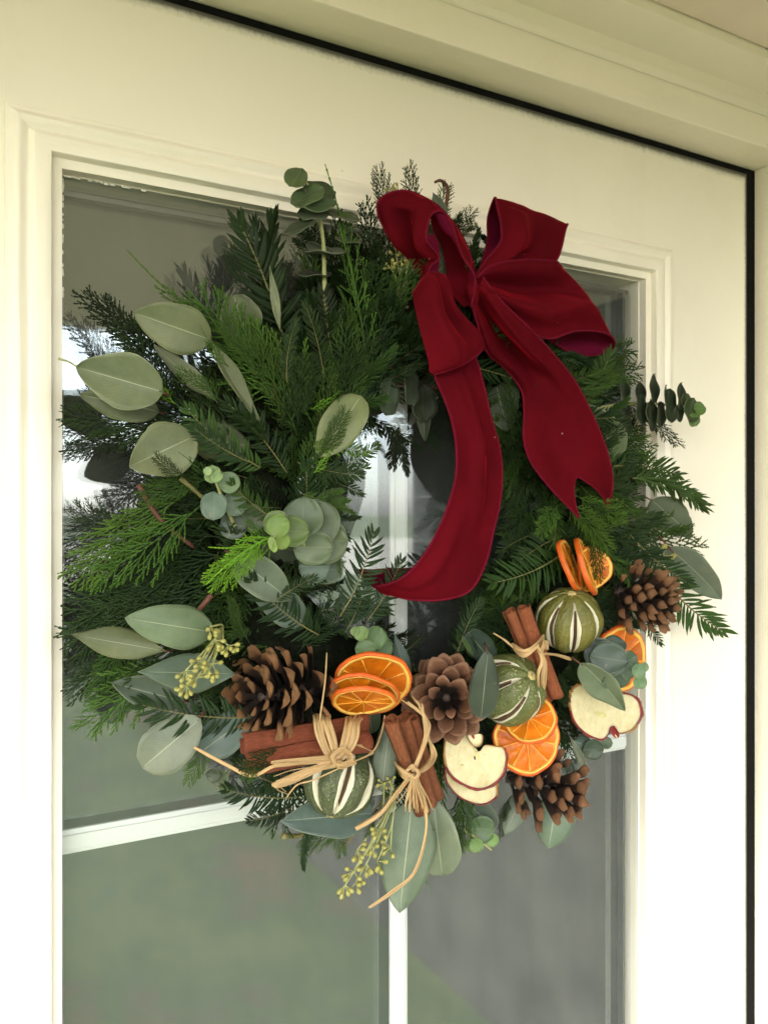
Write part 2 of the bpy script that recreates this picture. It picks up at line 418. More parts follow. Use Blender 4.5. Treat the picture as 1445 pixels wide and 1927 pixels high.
# ------------------------------------------------------------------ broad leaves
PROFS = {
    'ovate': lambda u: (math.sin(math.pi*min(1, u)**.80)**.72) if 0 < u < 1 else 0,
    'round': lambda u: math.sqrt(max(0, 1-(2*u-1)**2)),
    'oval': lambda u: math.sqrt(max(0, 1-(2*u-1)**2))**1.15,
    'lance': lambda u: (math.sin(math.pi*u**.9)**1.15) if 0 < u < 1 else 0,
    'blunt': lambda u: (math.sin(math.pi*min(1, u*.93+.03)**1.15)**.62) if 0 < u < 1 else 0,
}
lr = random.Random(11)
def leaf(parent, base, tip, wpx, kind='ovate', col=(.16, .19, .10), roll=0.0, cup=.12, bend=.06, stalk=0.0, name='eucalyptus_leaf', wave=.010, label=None):
    B = P(*base); T = P(*tip); a = T-B; L = a.length; ax = a/L; mid = (B+T)/2
    vd = (CAM-mid).normalized(); n = (vd-ax*vd.dot(ax)).normalized()
    q = Matrix.Rotation(rad(roll), 3, ax); n = q @ n; s = ax.cross(n)
    W = wpx*mpp(mid)/max(.25, abs(math.cos(rad(roll))))
    ph = lr.uniform(0, 6.28); NU, NV = 22, 10; vs = []; uv = []; fs = []
    tw = lr.uniform(-.5, .5); cp_ = lr.uniform(.1, .5)*lr.choice((-1, 1, 1)); bd_ = lr.uniform(-.07, .10); wave = wave*1.8
    nk = [(lr.uniform(.2, .9), lr.choice((-1, 1)), lr.uniform(.02, .07)) for _ in range(2)]
    for i in range(NU+1):
        u = i/NU; h = PROFS[kind](u)*.5*W
        h *= 1+.035*math.sin(u*11+ph)
        for j in range(NV+1):
            v = -1+2*j/NV
            z = cp_*abs(v)**1.5*h*1.0 + bd_*L*4*u*(1-u) + wave*L*math.sin(u*9+ph+v*2)*abs(v)**2 - .02*L*math.exp(-(v*6)**2)*.5
            ang = tw*(u-.5)
            side = s*math.cos(ang)+n*math.sin(ang)
            hh = h*(1-sum(dp*math.exp(-((u-uu)/.03)**2) for uu, sg, dp in nk if sg*v > 0))
            vs.append(B+ax*(L*u)+side*(hh*v)+n*z); uv.append((u, j/NV))
    for i in range(NU):
        for j in range(NV): fs.append((i*(NV+1)+j, i*(NV+1)+j+1, (i+1)*(NV+1)+j+1, (i+1)*(NV+1)+j))
    # the face towards n should be outside
    o = mk(name, vs, fs, M_leaf, parent, uv, None, True, jit(col, lr, .08))
    sol = o.modifiers.new('thick', 'SOLIDIFY'); sol.thickness = .00045; sol.offset = 0
    if label: o['label'] = label
    if stalk:
        e = B-ax*stalk*mpp(B)+Vector((0, .006, 0))
        v, f = tube_geo([e, (e+B)/2+Vector((0, .001, 0)), B+ax*.003], [.0011, .0009, .0006], 6)
        mk('stalk', v, f, M_redtwig, o)
    return o
def disc_leaf(parent, c, rpx, col, nx=0, ny=0, asp=1.0, ang=0, cup=.18, name='eucalyptus_leaf'):
    """a round leaf seen at c=(px,py,off); nx, ny lean its face sideways/upwards; ang = direction of its tip on the picture, degrees"""
    C = P(*c); r = rpx*mpp(C); n = camvec(nx, ny, 1.0)
    d = R*math.cos(rad(ang))+UP*math.sin(rad(ang)); ax = (d-n*d.dot(n)).normalized(); s = ax.cross(n)
    NU, NV = 12, 8; vs = []; uv = []; fs = []; ph = lr.uniform(0, 6)
    for i in range(NU+1):
        u = i/NU; h = math.sqrt(max(0, 1-(2*u-1)**2))*r*asp*(1+.04*math.sin(5*u+ph))
        for j in range(NV+1):
            v = -1+2*j/NV
            z = cup*r*((2*u-1)**2*.7+v*v*(1-(2*u-1)**2))
            z += .07*r*math.sin(4*u*2.1+ph)*v+.05*r*math.sin(7*v+ph)*(2*u-1)
            vs.append(C+ax*(r*(2*u-1))+s*(h*v)+n*z); uv.append((u, j/NV))
    for i in range(NU):
        for j in range(NV): fs.append((i*(NV+1)+j, i*(NV+1)+j+1, (i+1)*(NV+1)+j+1, (i+1)*(NV+1)+j))
    o = mk(name, vs, fs, M_round, parent, uv, None, True, jit(col, lr, .08))
    sol = o.modifiers.new('thick', 'SOLIDIFY'); sol.thickness = .00045; sol.offset = 0
    return o
def twig(parent, pts, rpx, mat, name='twig', n=8, per=5, taper=.6):
    s = spline(pts, per); W = [P(*q) for q in s]
    r0 = rpx*mpp(W[0]); rr = [r0*(1-(1-taper)*i/(len(W)-1))*(1+.08*math.sin(i*2.3)) for i in range(len(W))]
    v, f = tube_geo(W, rr, n); return mk(name, v, f, mat, parent)

# ------------------------------------------------------------------ conifer sprigs: shared meshes, length 1 along +Y, face +Z
def strand(mb, pts, r, seg, tipf=1.0, m=0, u0=0.0, u1=1.0):
    """a scale-leaved shoot: a tube whose radius flares and narrows with every scale"""
    pts = [Vector(p) for p in pts]; L = sum((pts[i+1]-pts[i]).length for i in range(len(pts)-1))
    n = max(3, int(L/seg)); cum = [0]
    for i in range(len(pts)-1): cum.append(cum[-1]+(pts[i+1]-pts[i]).length)
    def at(s):
        for i in range(len(pts)-1):
            if s <= cum[i+1] or i == len(pts)-2:
                k = (s-cum[i])/max(1e-9, cum[i+1]-cum[i]); return pts[i].lerp(pts[i+1], min(1, k))
    ring = []; rads = []
    for i in range(n):
        s0 = L*i/n; tp = 1-.55*(i/n)**2
        ring += [at(s0), at(s0+L/n*.78)]; rads += [r*.60*tp, r*1.05*tp]
    ring.append(at(L)); rads.append(r*.15)
    ax = (pts[-1]-pts[0]).normalized(); s = ax.cross(Vector((0, 0, 1))).normalized(); zz = s.cross(ax)
    v = []; f = []; uv = []
    for i, p in enumerate(ring):
        tw = (i//2) % 2
        for k in range(4):
            a = math.pi/2*k+(math.pi/4 if tw else 0)*0
            fl = 1.25 if (k % 2 == 0) == (tw == 0) else .75
            v.append(p+(s*math.cos(a)+zz*math.sin(a)*.8)*rads[i]*fl); uv.append((u0+(u1-u0)*i/len(ring), 0))
    for i in range(len(ring)-1):
        for k in range(4): f.append((i*4+k, i*4+(k+1) % 4, (i+1)*4+(k+1) % 4, (i+1)*4+k))
    mb.add(v, f, m, uv)
def curve2(p, d, L, bend, n=4, z=0.0):
    out = [Vector(p)]; a = math.atan2(d[1], d[0]); q = Vector(p)
    for i in range(n):
        a += bend/n; q = q+Vector((math.cos(a), math.sin(a), z))*(L/n); out.append(q.copy())
    return out
def cedar_mesh(seed, spread=.42, nb=15, loose=1.0, curl=.3):
    rd = random.Random(seed); mb = MB(); main = curve2((0, 0, 0), (0, 1), 1.0, curl*rd.choice((-1, 1)), 8, -.03)
    strand(mb, main, .0100, .026, u0=0, u1=.9)
    def at(t):
        i = min(7, int(t*8)); return main[i].lerp(main[i+1], t*8-i), (main[i+1]-main[i]).normalized()
    for k in range(nb):
        t = .10+.86*k/nb+rd.uniform(-.01, .01); p, d = at(min(.98, t)); side = 1 if k % 2 else -1
        a = math.atan2(d.y, d.x)+side*rad(rd.uniform(30, 48)*loose)
        L = (spread*(1-t)**.65+.07)*rd.uniform(.85, 1.1)*min(1, .45+t*3.0)
        br = curve2(p, (math.cos(a), math.sin(a)), L, -side*rd.uniform(.15, .5), 5, rd.uniform(-.10, .12))
        strand(mb, br, .0095, .024, u0=t*.5, u1=1)
        ns = int(L/.040)
        for j in range(1, ns):
            q = j/ns; i = min(4, int(q*5)); pp = br[i].lerp(br[i+1], q*5-i); dd = (br[i+1]-br[i])
            s2 = 1 if j % 2 else -1; a2 = math.atan2(dd.y, dd.x)+s2*rad(rd.uniform(24, 42))
            L2 = (.15*(1-q)+.035)*rd.uniform(.8, 1.2)*min(1, L/.25+.2)
            sb = curve2(pp, (math.cos(a2), math.sin(a2)), L2, -s2*.3, 3, rd.uniform(-.15, .15))
            strand(mb, sb, .0088, .022, u0=.2+q*.4, u1=1)
    return mesh_data('cypress_sprig', mb.v, mb.f, M_cedar, mb.uv)
def yew_mesh(seed, nl=.17, gap=.021, ang=62, curl=.35, top=False, wid=.0105, side=0):
    rd = random.Random(seed); mb = MB(); main = curve2((0, 0, 0), (0, 1), 1.0, curl*rd.choice((-1, 1)), 10, .0)
    v, f = tube_geo(main, [.0085*(1-.6*i/10) for i in range(11)], 5); mb.add(v, f, 1, [(.3, 0)]*len(v))
    def needles(main, t0, sc):
        n = len(main)-1; L = sum((main[i+1]-main[i]).length for i in range(n)); cnt = int(L/gap)
        for k in range(int(cnt*t0), cnt+1):
            t = k/cnt; i = min(n-1, int(t*n)); p = main[i].lerp(main[i+1], t*n-i); d = (main[i+1]-main[i]).normalized()
            for s in ((-1, 1) if not top else (-1, 1, 0)):
                if rd.random() < .05: continue
                aa = rad(ang*(1-.55*t**4)*rd.uniform(.82, 1.15))*s if s else rad(rd.uniform(-25, 25))
                a0 = math.atan2(d.y, d.x)+aa
                l = nl*sc*rd.uniform(.8, 1.1)*(1-.45*t**6)*(min(1, .55+t*2))
                z0 = rd.uniform(-.22, .30) if s else rd.uniform(.5, .9)
                q = p.copy(); a = a0; pts = [q.copy()]
                for _ in range(4):
                    a -= (s or rd.choice((-1, 1)))*rd.uniform(.03, .10); q = q+Vector((math.cos(a), math.sin(a), z0))*(l/4); z0 -= rd.uniform(.02, .10); pts.append(q.copy())
                ws = [.35, .95, 1.0, .85, .06]; V = []; UV = []; Fq = []
                sn = Vector((-math.sin(a0), math.cos(a0), 0)); u_ = rd.uniform(.0, .75)*(.4+.6*t)
                for ii, pt in enumerate(pts):
                    ww = wid*ws[ii]*.5*1.5
                    V += [pt-sn*ww+Vector((0, 0, -.001)), pt+Vector((0, 0, .005)), pt+sn*ww+Vector((0, 0, -.001))]; UV += [(u_, 0)]*3
                for ii in range(4):
                    b = ii*3; Fq += [(b, b+1, b+4, b+3), (b+1, b+2, b+5, b+4)]
                mb.add(V, Fq, 0, UV)
    needles(main, .04, 1.0)
    for k in range(side):
        t = .25+.45*k/max(1, side); i = int(t*10); s = 1 if k % 2 else -1; d = main[i+1]-main[i]; a = math.atan2(d.y, d.x)+s*rad(rd.uniform(35, 50))
        br = curve2(main[i], (math.cos(a), math.sin(a)), .42*(1-t)+.2, -s*.3, 6, rd.uniform(0, .15))
        v, f = tube_geo(br, [.005*(1-.6*i/6) for i in range(7)], 5); mb.add(v, f, 1, [(.3, 0)]*len(v)); needles(br, .12, .85)
    return mesh_data('yew_sprig', mb.v, mb.f, [M_needle, M_stem], mb.uv, mb.m)
def shoot_mesh(seed):
    rd = random.Random(seed); mb = MB(); main = curve2((0, 0, 0), (0, 1), 1.0, .25, 8, 0)
    strand(mb, main, .011, .026)
    for k in range(9):
        t = .05+.6*k/9+rd.uniform(-.02, .02); i = int(t*8); p = main[i].lerp(main[i+1], t*8-i); s = 1 if k % 2 else -1
        a = math.pi/2+s*rad(rd.uniform(22, 34)); L = .30*(1-t)**1.3+.03
        br = curve2(p, (math.cos(a), math.sin(a)), L, -s*.2, 3, rd.uniform(-.1, .1)); strand(mb, br, .009, .023)
        for j in (1, 2):
            s2 = s if j == 1 else -s; a2 = a+s2*rad(32); strand(mb, curve2(br[j], (math.cos(a2), math.sin(a2)), L*.4, 0, 2, 0), .008, .022)
    return mesh_data('cypress_sprig', mb.v, mb.f, M_cedar, mb.uv)
CED = [cedar_mesh(1), cedar_mesh(2, .36, 17), cedar_mesh(3, .52, 14, 1.0), cedar_mesh(4, .30, 16, .8, .5), cedar_mesh(5, .60, 14, .75, .15), cedar_mesh(6, .40, 19, .9, .45), cedar_mesh(7, .48, 18, 1.1, .2), cedar_mesh(8, .34, 13, .7, .6)]
YEW = [yew_mesh(21, .20, .034, 56, .35, False, .0160), yew_mesh(22, .23, .040, 62, .25, False, .0180), yew_mesh(23, .19, .032, 50, .6, True, .0150), yew_mesh(24, .24, .046, 64, .3, False, .0190),
       yew_mesh(25, .18, .034, 50, .3, True, .0145, 2), yew_mesh(27, .21, .037, 54, .45, False, .0150), yew_mesh(28, .17, .031, 60, .15, True, .0140, 4), yew_mesh(26, .20, .036, 58, .5, False, .0165, 3)]
SHT = [shoot_mesh(31), shoot_mesh(32)]
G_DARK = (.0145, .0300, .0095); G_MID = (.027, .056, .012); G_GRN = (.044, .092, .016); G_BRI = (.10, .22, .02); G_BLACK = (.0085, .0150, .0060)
NAMES = {'C': 'cypress_sprig', 'Y': 'yew_sprig', 'S': 'cypress_sprig'}
sr = random.Random(5)
COUNT = {'cypress_sprig': 0, 'yew_sprig': 0}
def sprig_world(kind, var, B, T, parent, col, roll=0, flip=1, ws=1.0):
    me = {'C': CED, 'Y': YEW, 'S': SHT}[kind]; me = me[var % len(me)]
    a = T-B; L = a.length; y = a/L; mid = (B+T)/2; vd = (CAM-mid).normalized()
    z = (vd-y*vd.dot(y)).normalized(); z = Matrix.Rotation(rad(roll), 3, y) @ z; x = y.cross(z)
    nm = NAMES[kind]; o = bpy.data.objects.new(nm, me); COL.objects.link(o)
    # the variants lean to one side; aim so that the tip lands on T
    k = L
    M = Matrix((x*k*flip*ws, y*k, z*k)).transposed().to_4x4()
    tipl = max((Vector(v.co) for v in TIPS[me.name]), key=lambda q: q.y) if False else TIP[me.name]
    tl = Vector((tipl.x*flip*ws, tipl.y, tipl.z)); ang = math.atan2(tl.x, tl.y); sc = 1.0/max(.5, math.hypot(tl.x, tl.y))
    Rz = Matrix.Rotation(ang, 4, 'Z')              # local turn so the chord runs along +Y
    base = Matrix((x, y, z)).transposed().to_4x4()
    M = base @ Rz @ Matrix.Diagonal((k*sc*flip*ws, k*sc, k*sc, 1))
    M.translation = B-wloc(parent)
    o.parent = parent; o.matrix_local = M; o.color = (*jit(col, sr, .18), 1)
    COUNT[nm] += 1
    return o
TIP = {}
for me in CED+YEW+SHT:
    # the end of the main stem is the last point of curve2: recover it as the far point
    TIP[me.name] = max((v.co.copy() for v in me.vertices), key=lambda q: q.y)
TIPS = {}
def sprig(kind, var, base, tip, parent, col=G_MID, roll=0, flip=None, ws=1.0):
    return sprig_world(kind, var, P(*base), P(*tip), parent, col, roll, flip or sr.choice((-1, 1)), ws)

# ------------------------------------------------------------------ seed clusters
def seeds(parent, root, nodes, rnd_seed, budpx=13, nb=7, up=(0, -1), col=None, offj=.006):
    """stalk from root to each node, and at every node an umbel of nb buds"""
    rd = random.Random(rnd_seed); stem = MB()
    buds = MB()
    e = empty('seed_cluster', P(*root)-wloc(parent)); e.parent = parent
    for nd in nodes:
        A = P(*root); B = P(*nd); m_ = (A+B)/2+Vector((rd.uniform(-.003, .003), -.003, rd.uniform(-.003, .003)))
        v, f = tube_geo([Vector(q) for q in spline([tuple(A), tuple(m_), tuple(B)], 4)], .0008, 5); stem.add(v, f)
        for k in range(nb):
            d = (R*rd.uniform(-1, 1)+UP*rd.uniform(-1, 1)-F*rd.uniform(-.1, 1)+(R*up[0]+UP*up[1])*.6).normalized()
            Lp = rd.uniform(.55, 1.0)*budpx*mpp(B); C0 = B+d*Lp; C1 = C0+d*budpx*.95*mpp(B)
            v, f = tube_geo([B, C0], .00055, 4, False); stem.add(v, f)
            prof = [(0, .12), (.2, .28), (.5, .46), (.75, .44), (.9, .28), (1.0, .08)]
            v, f = tube_geo([C0.lerp(C1, a) for a, _ in prof], [b*budpx*.72*mpp(B) for _, b in prof], 7); 
            o = mk('bud', v, f, M_bud, e)
    stem.build('stalk', M_paletwig, e, True)
    return e

# ------------------------------------------------------------------ pine cones
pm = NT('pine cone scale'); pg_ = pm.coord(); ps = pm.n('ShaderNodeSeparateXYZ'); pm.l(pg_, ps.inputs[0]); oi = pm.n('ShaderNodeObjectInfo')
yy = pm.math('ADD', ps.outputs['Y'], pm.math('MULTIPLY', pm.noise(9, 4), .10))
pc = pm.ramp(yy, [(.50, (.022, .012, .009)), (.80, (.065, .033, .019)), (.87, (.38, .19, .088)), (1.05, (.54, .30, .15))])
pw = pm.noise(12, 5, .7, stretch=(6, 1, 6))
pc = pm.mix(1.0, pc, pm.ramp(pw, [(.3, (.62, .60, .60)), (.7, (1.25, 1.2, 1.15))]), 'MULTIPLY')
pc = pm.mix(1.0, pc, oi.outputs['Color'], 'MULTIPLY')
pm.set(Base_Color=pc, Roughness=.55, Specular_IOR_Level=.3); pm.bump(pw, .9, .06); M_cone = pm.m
M_core = simple('pine cone core', (.030, .018, .012), .7, 100, .3, .5)
def scale_mesh(secs, mat, keel=.5, tr=0.0):
    v = []; f = []; n = 12
    for y_, hw_, ht, z_ in secs:
        dm = keel*max(0, min(1, (y_-.70)/.2))
        for k in range(n):
            a = 2*math.pi*k/n; cx = math.cos(a); cz = math.sin(a); l1 = abs(cx)+abs(cz)
            ex = cx*(1-dm)+cx/l1*dm*1.05; ez = cz*(1-dm)+cz/l1*dm*1.2
            v.append((hw_*ex, y_-(.10*abs(ex)**2 if not tr else tr*(1-math.sqrt(max(0, 1-.97*ex*ex))))*(1 if y_ > .7 else 0), ht*.5*ez+z_+.35*hw_*ex*ex))
    for i in range(len(secs)-1):
        for k in range(n): f.append((i*n+k, i*n+(k+1) % n, (i+1)*n+(k+1) % n, (i+1)*n+k))
    f += [tuple(reversed(range(n))), tuple(range((len(secs)-1)*n, len(secs)*n))]
    return mesh_data('scale', v, f, mat)
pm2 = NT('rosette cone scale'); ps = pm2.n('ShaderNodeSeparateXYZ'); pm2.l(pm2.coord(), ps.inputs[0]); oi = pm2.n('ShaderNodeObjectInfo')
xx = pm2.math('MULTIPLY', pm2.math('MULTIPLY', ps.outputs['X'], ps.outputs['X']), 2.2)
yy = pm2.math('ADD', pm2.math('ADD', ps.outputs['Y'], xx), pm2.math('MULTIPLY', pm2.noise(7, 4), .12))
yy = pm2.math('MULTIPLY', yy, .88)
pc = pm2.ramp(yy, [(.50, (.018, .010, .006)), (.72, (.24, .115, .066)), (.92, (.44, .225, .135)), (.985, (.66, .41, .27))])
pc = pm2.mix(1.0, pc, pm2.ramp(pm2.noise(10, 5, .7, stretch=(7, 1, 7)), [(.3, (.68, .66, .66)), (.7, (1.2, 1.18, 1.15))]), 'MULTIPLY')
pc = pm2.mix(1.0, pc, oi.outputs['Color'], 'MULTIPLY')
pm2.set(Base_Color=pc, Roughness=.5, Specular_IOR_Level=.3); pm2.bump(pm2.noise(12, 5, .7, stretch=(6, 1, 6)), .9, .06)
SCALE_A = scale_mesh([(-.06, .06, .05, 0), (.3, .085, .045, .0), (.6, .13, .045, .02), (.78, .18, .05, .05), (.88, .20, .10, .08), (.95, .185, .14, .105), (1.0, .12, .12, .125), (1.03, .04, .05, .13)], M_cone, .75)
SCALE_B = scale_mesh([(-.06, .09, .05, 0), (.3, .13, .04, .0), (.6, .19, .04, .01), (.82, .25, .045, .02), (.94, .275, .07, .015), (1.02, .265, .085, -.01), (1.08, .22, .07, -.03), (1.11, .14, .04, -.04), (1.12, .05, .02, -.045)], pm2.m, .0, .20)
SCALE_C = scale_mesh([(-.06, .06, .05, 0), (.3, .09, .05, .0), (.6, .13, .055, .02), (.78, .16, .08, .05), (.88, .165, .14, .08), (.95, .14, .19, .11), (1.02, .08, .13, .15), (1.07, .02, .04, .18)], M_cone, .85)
def cone(label, c, axis, Lpx, Rpx, n, open0, open1, me, seed, tint=(1, 1, 1), lpx=None, wsc=1.0, swell=1.0, base_c=None):
    """c: px,py,off of the base; axis: world direction base -> tip; scales open from open0 deg (base) to open1 deg (tip)"""
    B = P(*c); m = mpp(B); L = Lpx*m; rd = random.Random(seed); ax = axis.normalized()
    e = empty('pine_cone', B, label, 'pine cone', 'pine cones wired into the wreath')
    s = ax.orthogonal().normalized(); t = ax.cross(s)
    pts = [B+ax*(L*k/8) for k in range(9)]; rr = [Rpx*m*.16*(1-.6*(k/8)**2)+.001 for k in range(9)]
    v, f = tube_geo(pts, rr, 10); mk('core', v, f, M_core, e)
    for i in range(n):
        q = (i+.5)/n; h = L*(q**.92); a = i*rad(137.508)+rd.uniform(-.06, .06)
        rdir = s*math.cos(a)+t*math.sin(a); op = rad(open0+(open1-open0)*q**1.1+rd.uniform(-11, 11))
        env = math.sin(math.pi*min(1, .18+.80*q))**.55 if q > .38 else (.80+.2*q/.38)
        ln = (lpx or Rpx)*m*(.42+.58*env)*rd.uniform(.84, 1.10)*(1.0 if q < .8 else 1-.9*(q-.8))
        y = (rdir*math.sin(op)+ax*math.cos(op)).normalized()
        z = (ax-y*ax.dot(y)); z = z.normalized() if z.length > .05 else -rdir
        x = y.cross(z)
        o = bpy.data.objects.new('scale', me); COL.objects.link(o); o.parent = e
        M = Matrix((x*ln*wsc, y*ln, z*ln*swell)).transposed().to_4x4()
        M = M @ Matrix.Rotation(rd.uniform(-.35, .35), 4, 'Y') @ Matrix.Rotation(rd.uniform(-.12, .12), 4, 'Z')
        M.translation = ax*h+rdir*(rr[0]*.5); o.matrix_local = M
        k = rd.uniform(.8, 1.15); o.color = (tint[0]*k, tint[1]*k, tint[2]*k, 1)
    return e
# ------------------------------------------------------------------ dried oranges
om = NT('orange flesh'); of = om.noise(70, 5, .7); of2 = om.noise(380, 3, .6)
oc = om.ramp(of, [(.28, (.19, .042, .002)), (.42, (.42, .11, .003)), (.62, (.54, .145, .004)), (.80, (.68, .22, .008))])
ooi = om.n('ShaderNodeObjectInfo'); oc = om.mix(1.0, oc, ooi.outputs['Color'], 'MULTIPLY')
om.set(Base_Color=oc, Roughness=.36, Specular_IOR_Level=.3, Subsurface_Weight=.30, Subsurface_Scale=.004); om.b.inputs['Subsurface Radius'].default_value = (1.0, .35, .05)
om.bump(om.math('ADD', of, om.math('MULTIPLY', of2, .4)), .6, .0015); M_flesh = om.m
M_pith = simple('orange pith', (.70, .42, .075), .6, 120, .10, .5, .0008)
M_membrane = simple('orange membrane', (.68, .30, .035), .45, 200, .12, .5, .0006)
rm_ = NT('orange rind'); rf = rm_.noise(500, 3, .6); rm_.set(Base_Color=rm_.ramp(rm_.noise(40, 3), [(.3, (.52, .070, .006)), (.7, (.66, .135, .008))]), Roughness=.45); rm_.bump(rf, .9, .0012); M_rind = rm_.m
def orange(label, c, n, rpx, thpx=9, rot=0, warp=0, warpa=0, asp=1.0, seed=0, rindw=.055, pithw=.09, hub=.07):
    C = P(*c); m = mpp(C); r = rpx*m; th = thpx*m; rd = random.Random(seed)
    n = n.normalized(); s = (UP-n*UP.dot(n)).normalized() if abs(UP.dot(n)) < .95 else R; t = s.cross(n)
    if True: s, t = s*math.cos(rot)+t*math.sin(rot), t*math.cos(rot)-s*math.sin(rot)
    ph = [rd.uniform(0, 6) for _ in range(4)]
    def out(a): return 1+.028*math.sin(2*a+ph[0])+.022*math.sin(3*a+ph[1])+.012*math.sin(7*a+ph[2])+.006*math.sin(13*a+ph[0])
    def pt(rho, a, z):
        k = rho*out(a); X = math.cos(a)*k; Y = math.sin(a)*k*asp
        wz = warp*r*((X*math.cos(warpa)+Y*math.sin(warpa))**2-(X*math.sin(warpa)-Y*math.cos(warpa))**2)+.02*r*math.sin(3*a+ph[3])*rho
        return C+s*(X*r)+t*(Y*r)+n*(z+wz)
    t2 = min(thpx, 9)*m
    def rel(a): return (.5*th-(.5-abs(a))*t2)*(1 if a >= 0 else -1)
    e = empty('dried_orange_slice', C, label, 'orange slice', 'dried orange slices on the wreath')
    N = 72
    def ringm(prof, mat, name):
        v = []; f = []; k = len(prof)
        for i in range(N):
            a = 2*math.pi*i/N
            for rho, z in prof: v.append(pt(rho, a, z*th))
        for i in range(N):
            for j in range(k): f.append((i*k+j, i*k+(j+1) % k, ((i+1) % N)*k+(j+1) % k, ((i+1) % N)*k+j))
        return mk(name, v, f, mat, e)
    q = 1-rindw; p = q-pithw
    ringm([(q+.002, .50), (.985, .46), (1.0, .25), (1.005, 0), (1.0, -.25), (.985, -.46), (q+.002, -.50)], M_rind, 'rind')
    ringm([(p, .38), (q-.02, .54), (q, .52), (q, -.52), (q-.02, -.54), (p, -.38)], M_pith, 'pith')
    # membrane sheet with hub
    v = [pt(0, 0, .42*th), pt(0, 0, -.42*th)]; f = []
    S = 9; d0 = rd.uniform(0, 6)
    v += [pt(p+.01, 2*math.pi*i/N, .24*th) for i in range(N)]+[pt(p+.01, 2*math.pi*i/N, -.24*th) for i in range(N)]
    mbm = MB()
    AN = [d0+2*math.pi*(k+rd.uniform(-.16, .16))/S for k in range(S)]; AN.append(AN[0]+2*math.pi)
    for k in range(S):
        a = AN[k]
        for sgn in (1, -1):
            w0, w1 = .020, .016
            pts = []
            for rho, ww, zz in ((0, .03, .36), (.3, w0*.6, .33), (.62, w1*.55, .32), (p+.01, .03, .36)):
                da = ww/max(.12, rho) if rho > 0 else 0
                pts.append((pt(rho, a-da, rel(zz*sgn)) if rho else pt(.03, a-1.2, rel(zz*sgn)), pt(rho or .0, a, rel((zz+.13)*sgn)), pt(rho, a+da, rel(zz*sgn)) if rho else pt(.03, a+1.2, rel(zz*sgn))))
            V = [x_ for tr3 in pts for x_ in tr3]; Fq = []
            for i in range(3):
                b = i*3; Fq += [(b, b+1, b+4, b+3), (b+1, b+2, b+5, b+4)]
            mbm.add(V, Fq)
        # hub
    hubv = [pt(0, 0, rel(.50))]+[pt(hub*(1+.25*math.sin(5*i)), 2*math.pi*i/14, rel(.40)) for i in range(14)]
    mbm.add(hubv, [(0, 1+i, 1+(i+1) % 14) for i in range(14)])
    hubv = [pt(0, 0, rel(-.50))]+[pt(hub*(1+.25*math.sin(5*i)), 2*math.pi*i/14, rel(-.40)) for i in range(14)]
    mbm.add(hubv, [(0, 1+(i+1) % 14, 1+i) for i in range(14)])
    mbm.build('membrane', M_membrane, e, True)
    for k in range(S):
        a0 = AN[k]; a1 = AN[k+1]; v = []; f = []; A, B_ = 10, 8; dd_ = rd.uniform(.7, 1.5)
        for sgn in (1, -1):
            for i in range(A+1):
                for j in range(B_+1):
                    rho = .03+(p-.025)*j/B_; u = i/A; aa = a0+(a1-a0)*u
                    ed = min(1, min(u, 1-u)*5)*min(1, (1-j/B_)*4+.15)
                    z = rel((.30-.14*ed*dd_+.05*math.sin(9*u+5*j+k)+.04*math.sin(17*u-3*j))*sgn)
                    v.append(pt(rho, aa, z))
        n1 = (A+1)*(B_+1)
        for sg in (0, 1):
            for i in range(A):
                for j in range(B_):
                    b = sg*n1+i*(B_+1)+j; qd = (b, b+1, b+B_+2, b+B_+1); f.append(qd if sg else tuple(reversed(qd)))
        kk = rd.uniform(.75, 1.2); mk('segment', v, f, M_flesh, e, col=(kk, kk*rd.uniform(.85, 1.1), kk))
    return e
# ------------------------------------------------------------------ dried limes
def lime_mat(name, c1, c2, frost):
    m = NT(name); a = m.noise(30, 4, .6)
    col = m.ramp(a, [(.3, c1), (.7, c2)])
    vz = m.n('ShaderNodeTexVoronoi'); vz.inputs['Scale'].default_value = 620; m.l(m.coord(), vz.inputs['Vector'])
    sp = m.ramp(vz.outputs['Distance'], [(.18, (1, 1, 1)), (.34, (0, 0, 0))]); s_ = m.n('ShaderNodeSeparateColor'); m.l(sp, s_.inputs[0])
    nn = m.ramp(m.noise(55, 3, .6), [(.45, (0, 0, 0)), (.7, (1, 1, 1))]); s2 = m.n('ShaderNodeSeparateColor'); m.l(nn, s2.inputs[0])
    col = m.mix(m.math('MULTIPLY', m.math('MULTIPLY', s_.outputs[0], s2.outputs[0]), frost), col, (.62, .62, .36))
    m.set(Base_Color=col, Roughness=.48); m.bump(m.math('ADD', m.noise(420, 3), m.noise(110, 4)), .9, .0016); return m.m
M_lime1 = lime_mat('dark green lime skin', (.022, .034, .010), (.060, .075, .024), .55)
M_lime2 = lime_mat('frosted lime skin', (.050, .066, .014), (.105, .120, .028), .9)
M_lime3 = lime_mat('olive lime skin', (.070, .072, .010), (.150, .135, .020), .35)
M_white = simple('dried lime pith', (.52, .49, .36), .8, 140, .08, .6, .001)
M_inner = simple('dried lime core', (.09, .05, .025), .8, 200, .5, .8, .001)
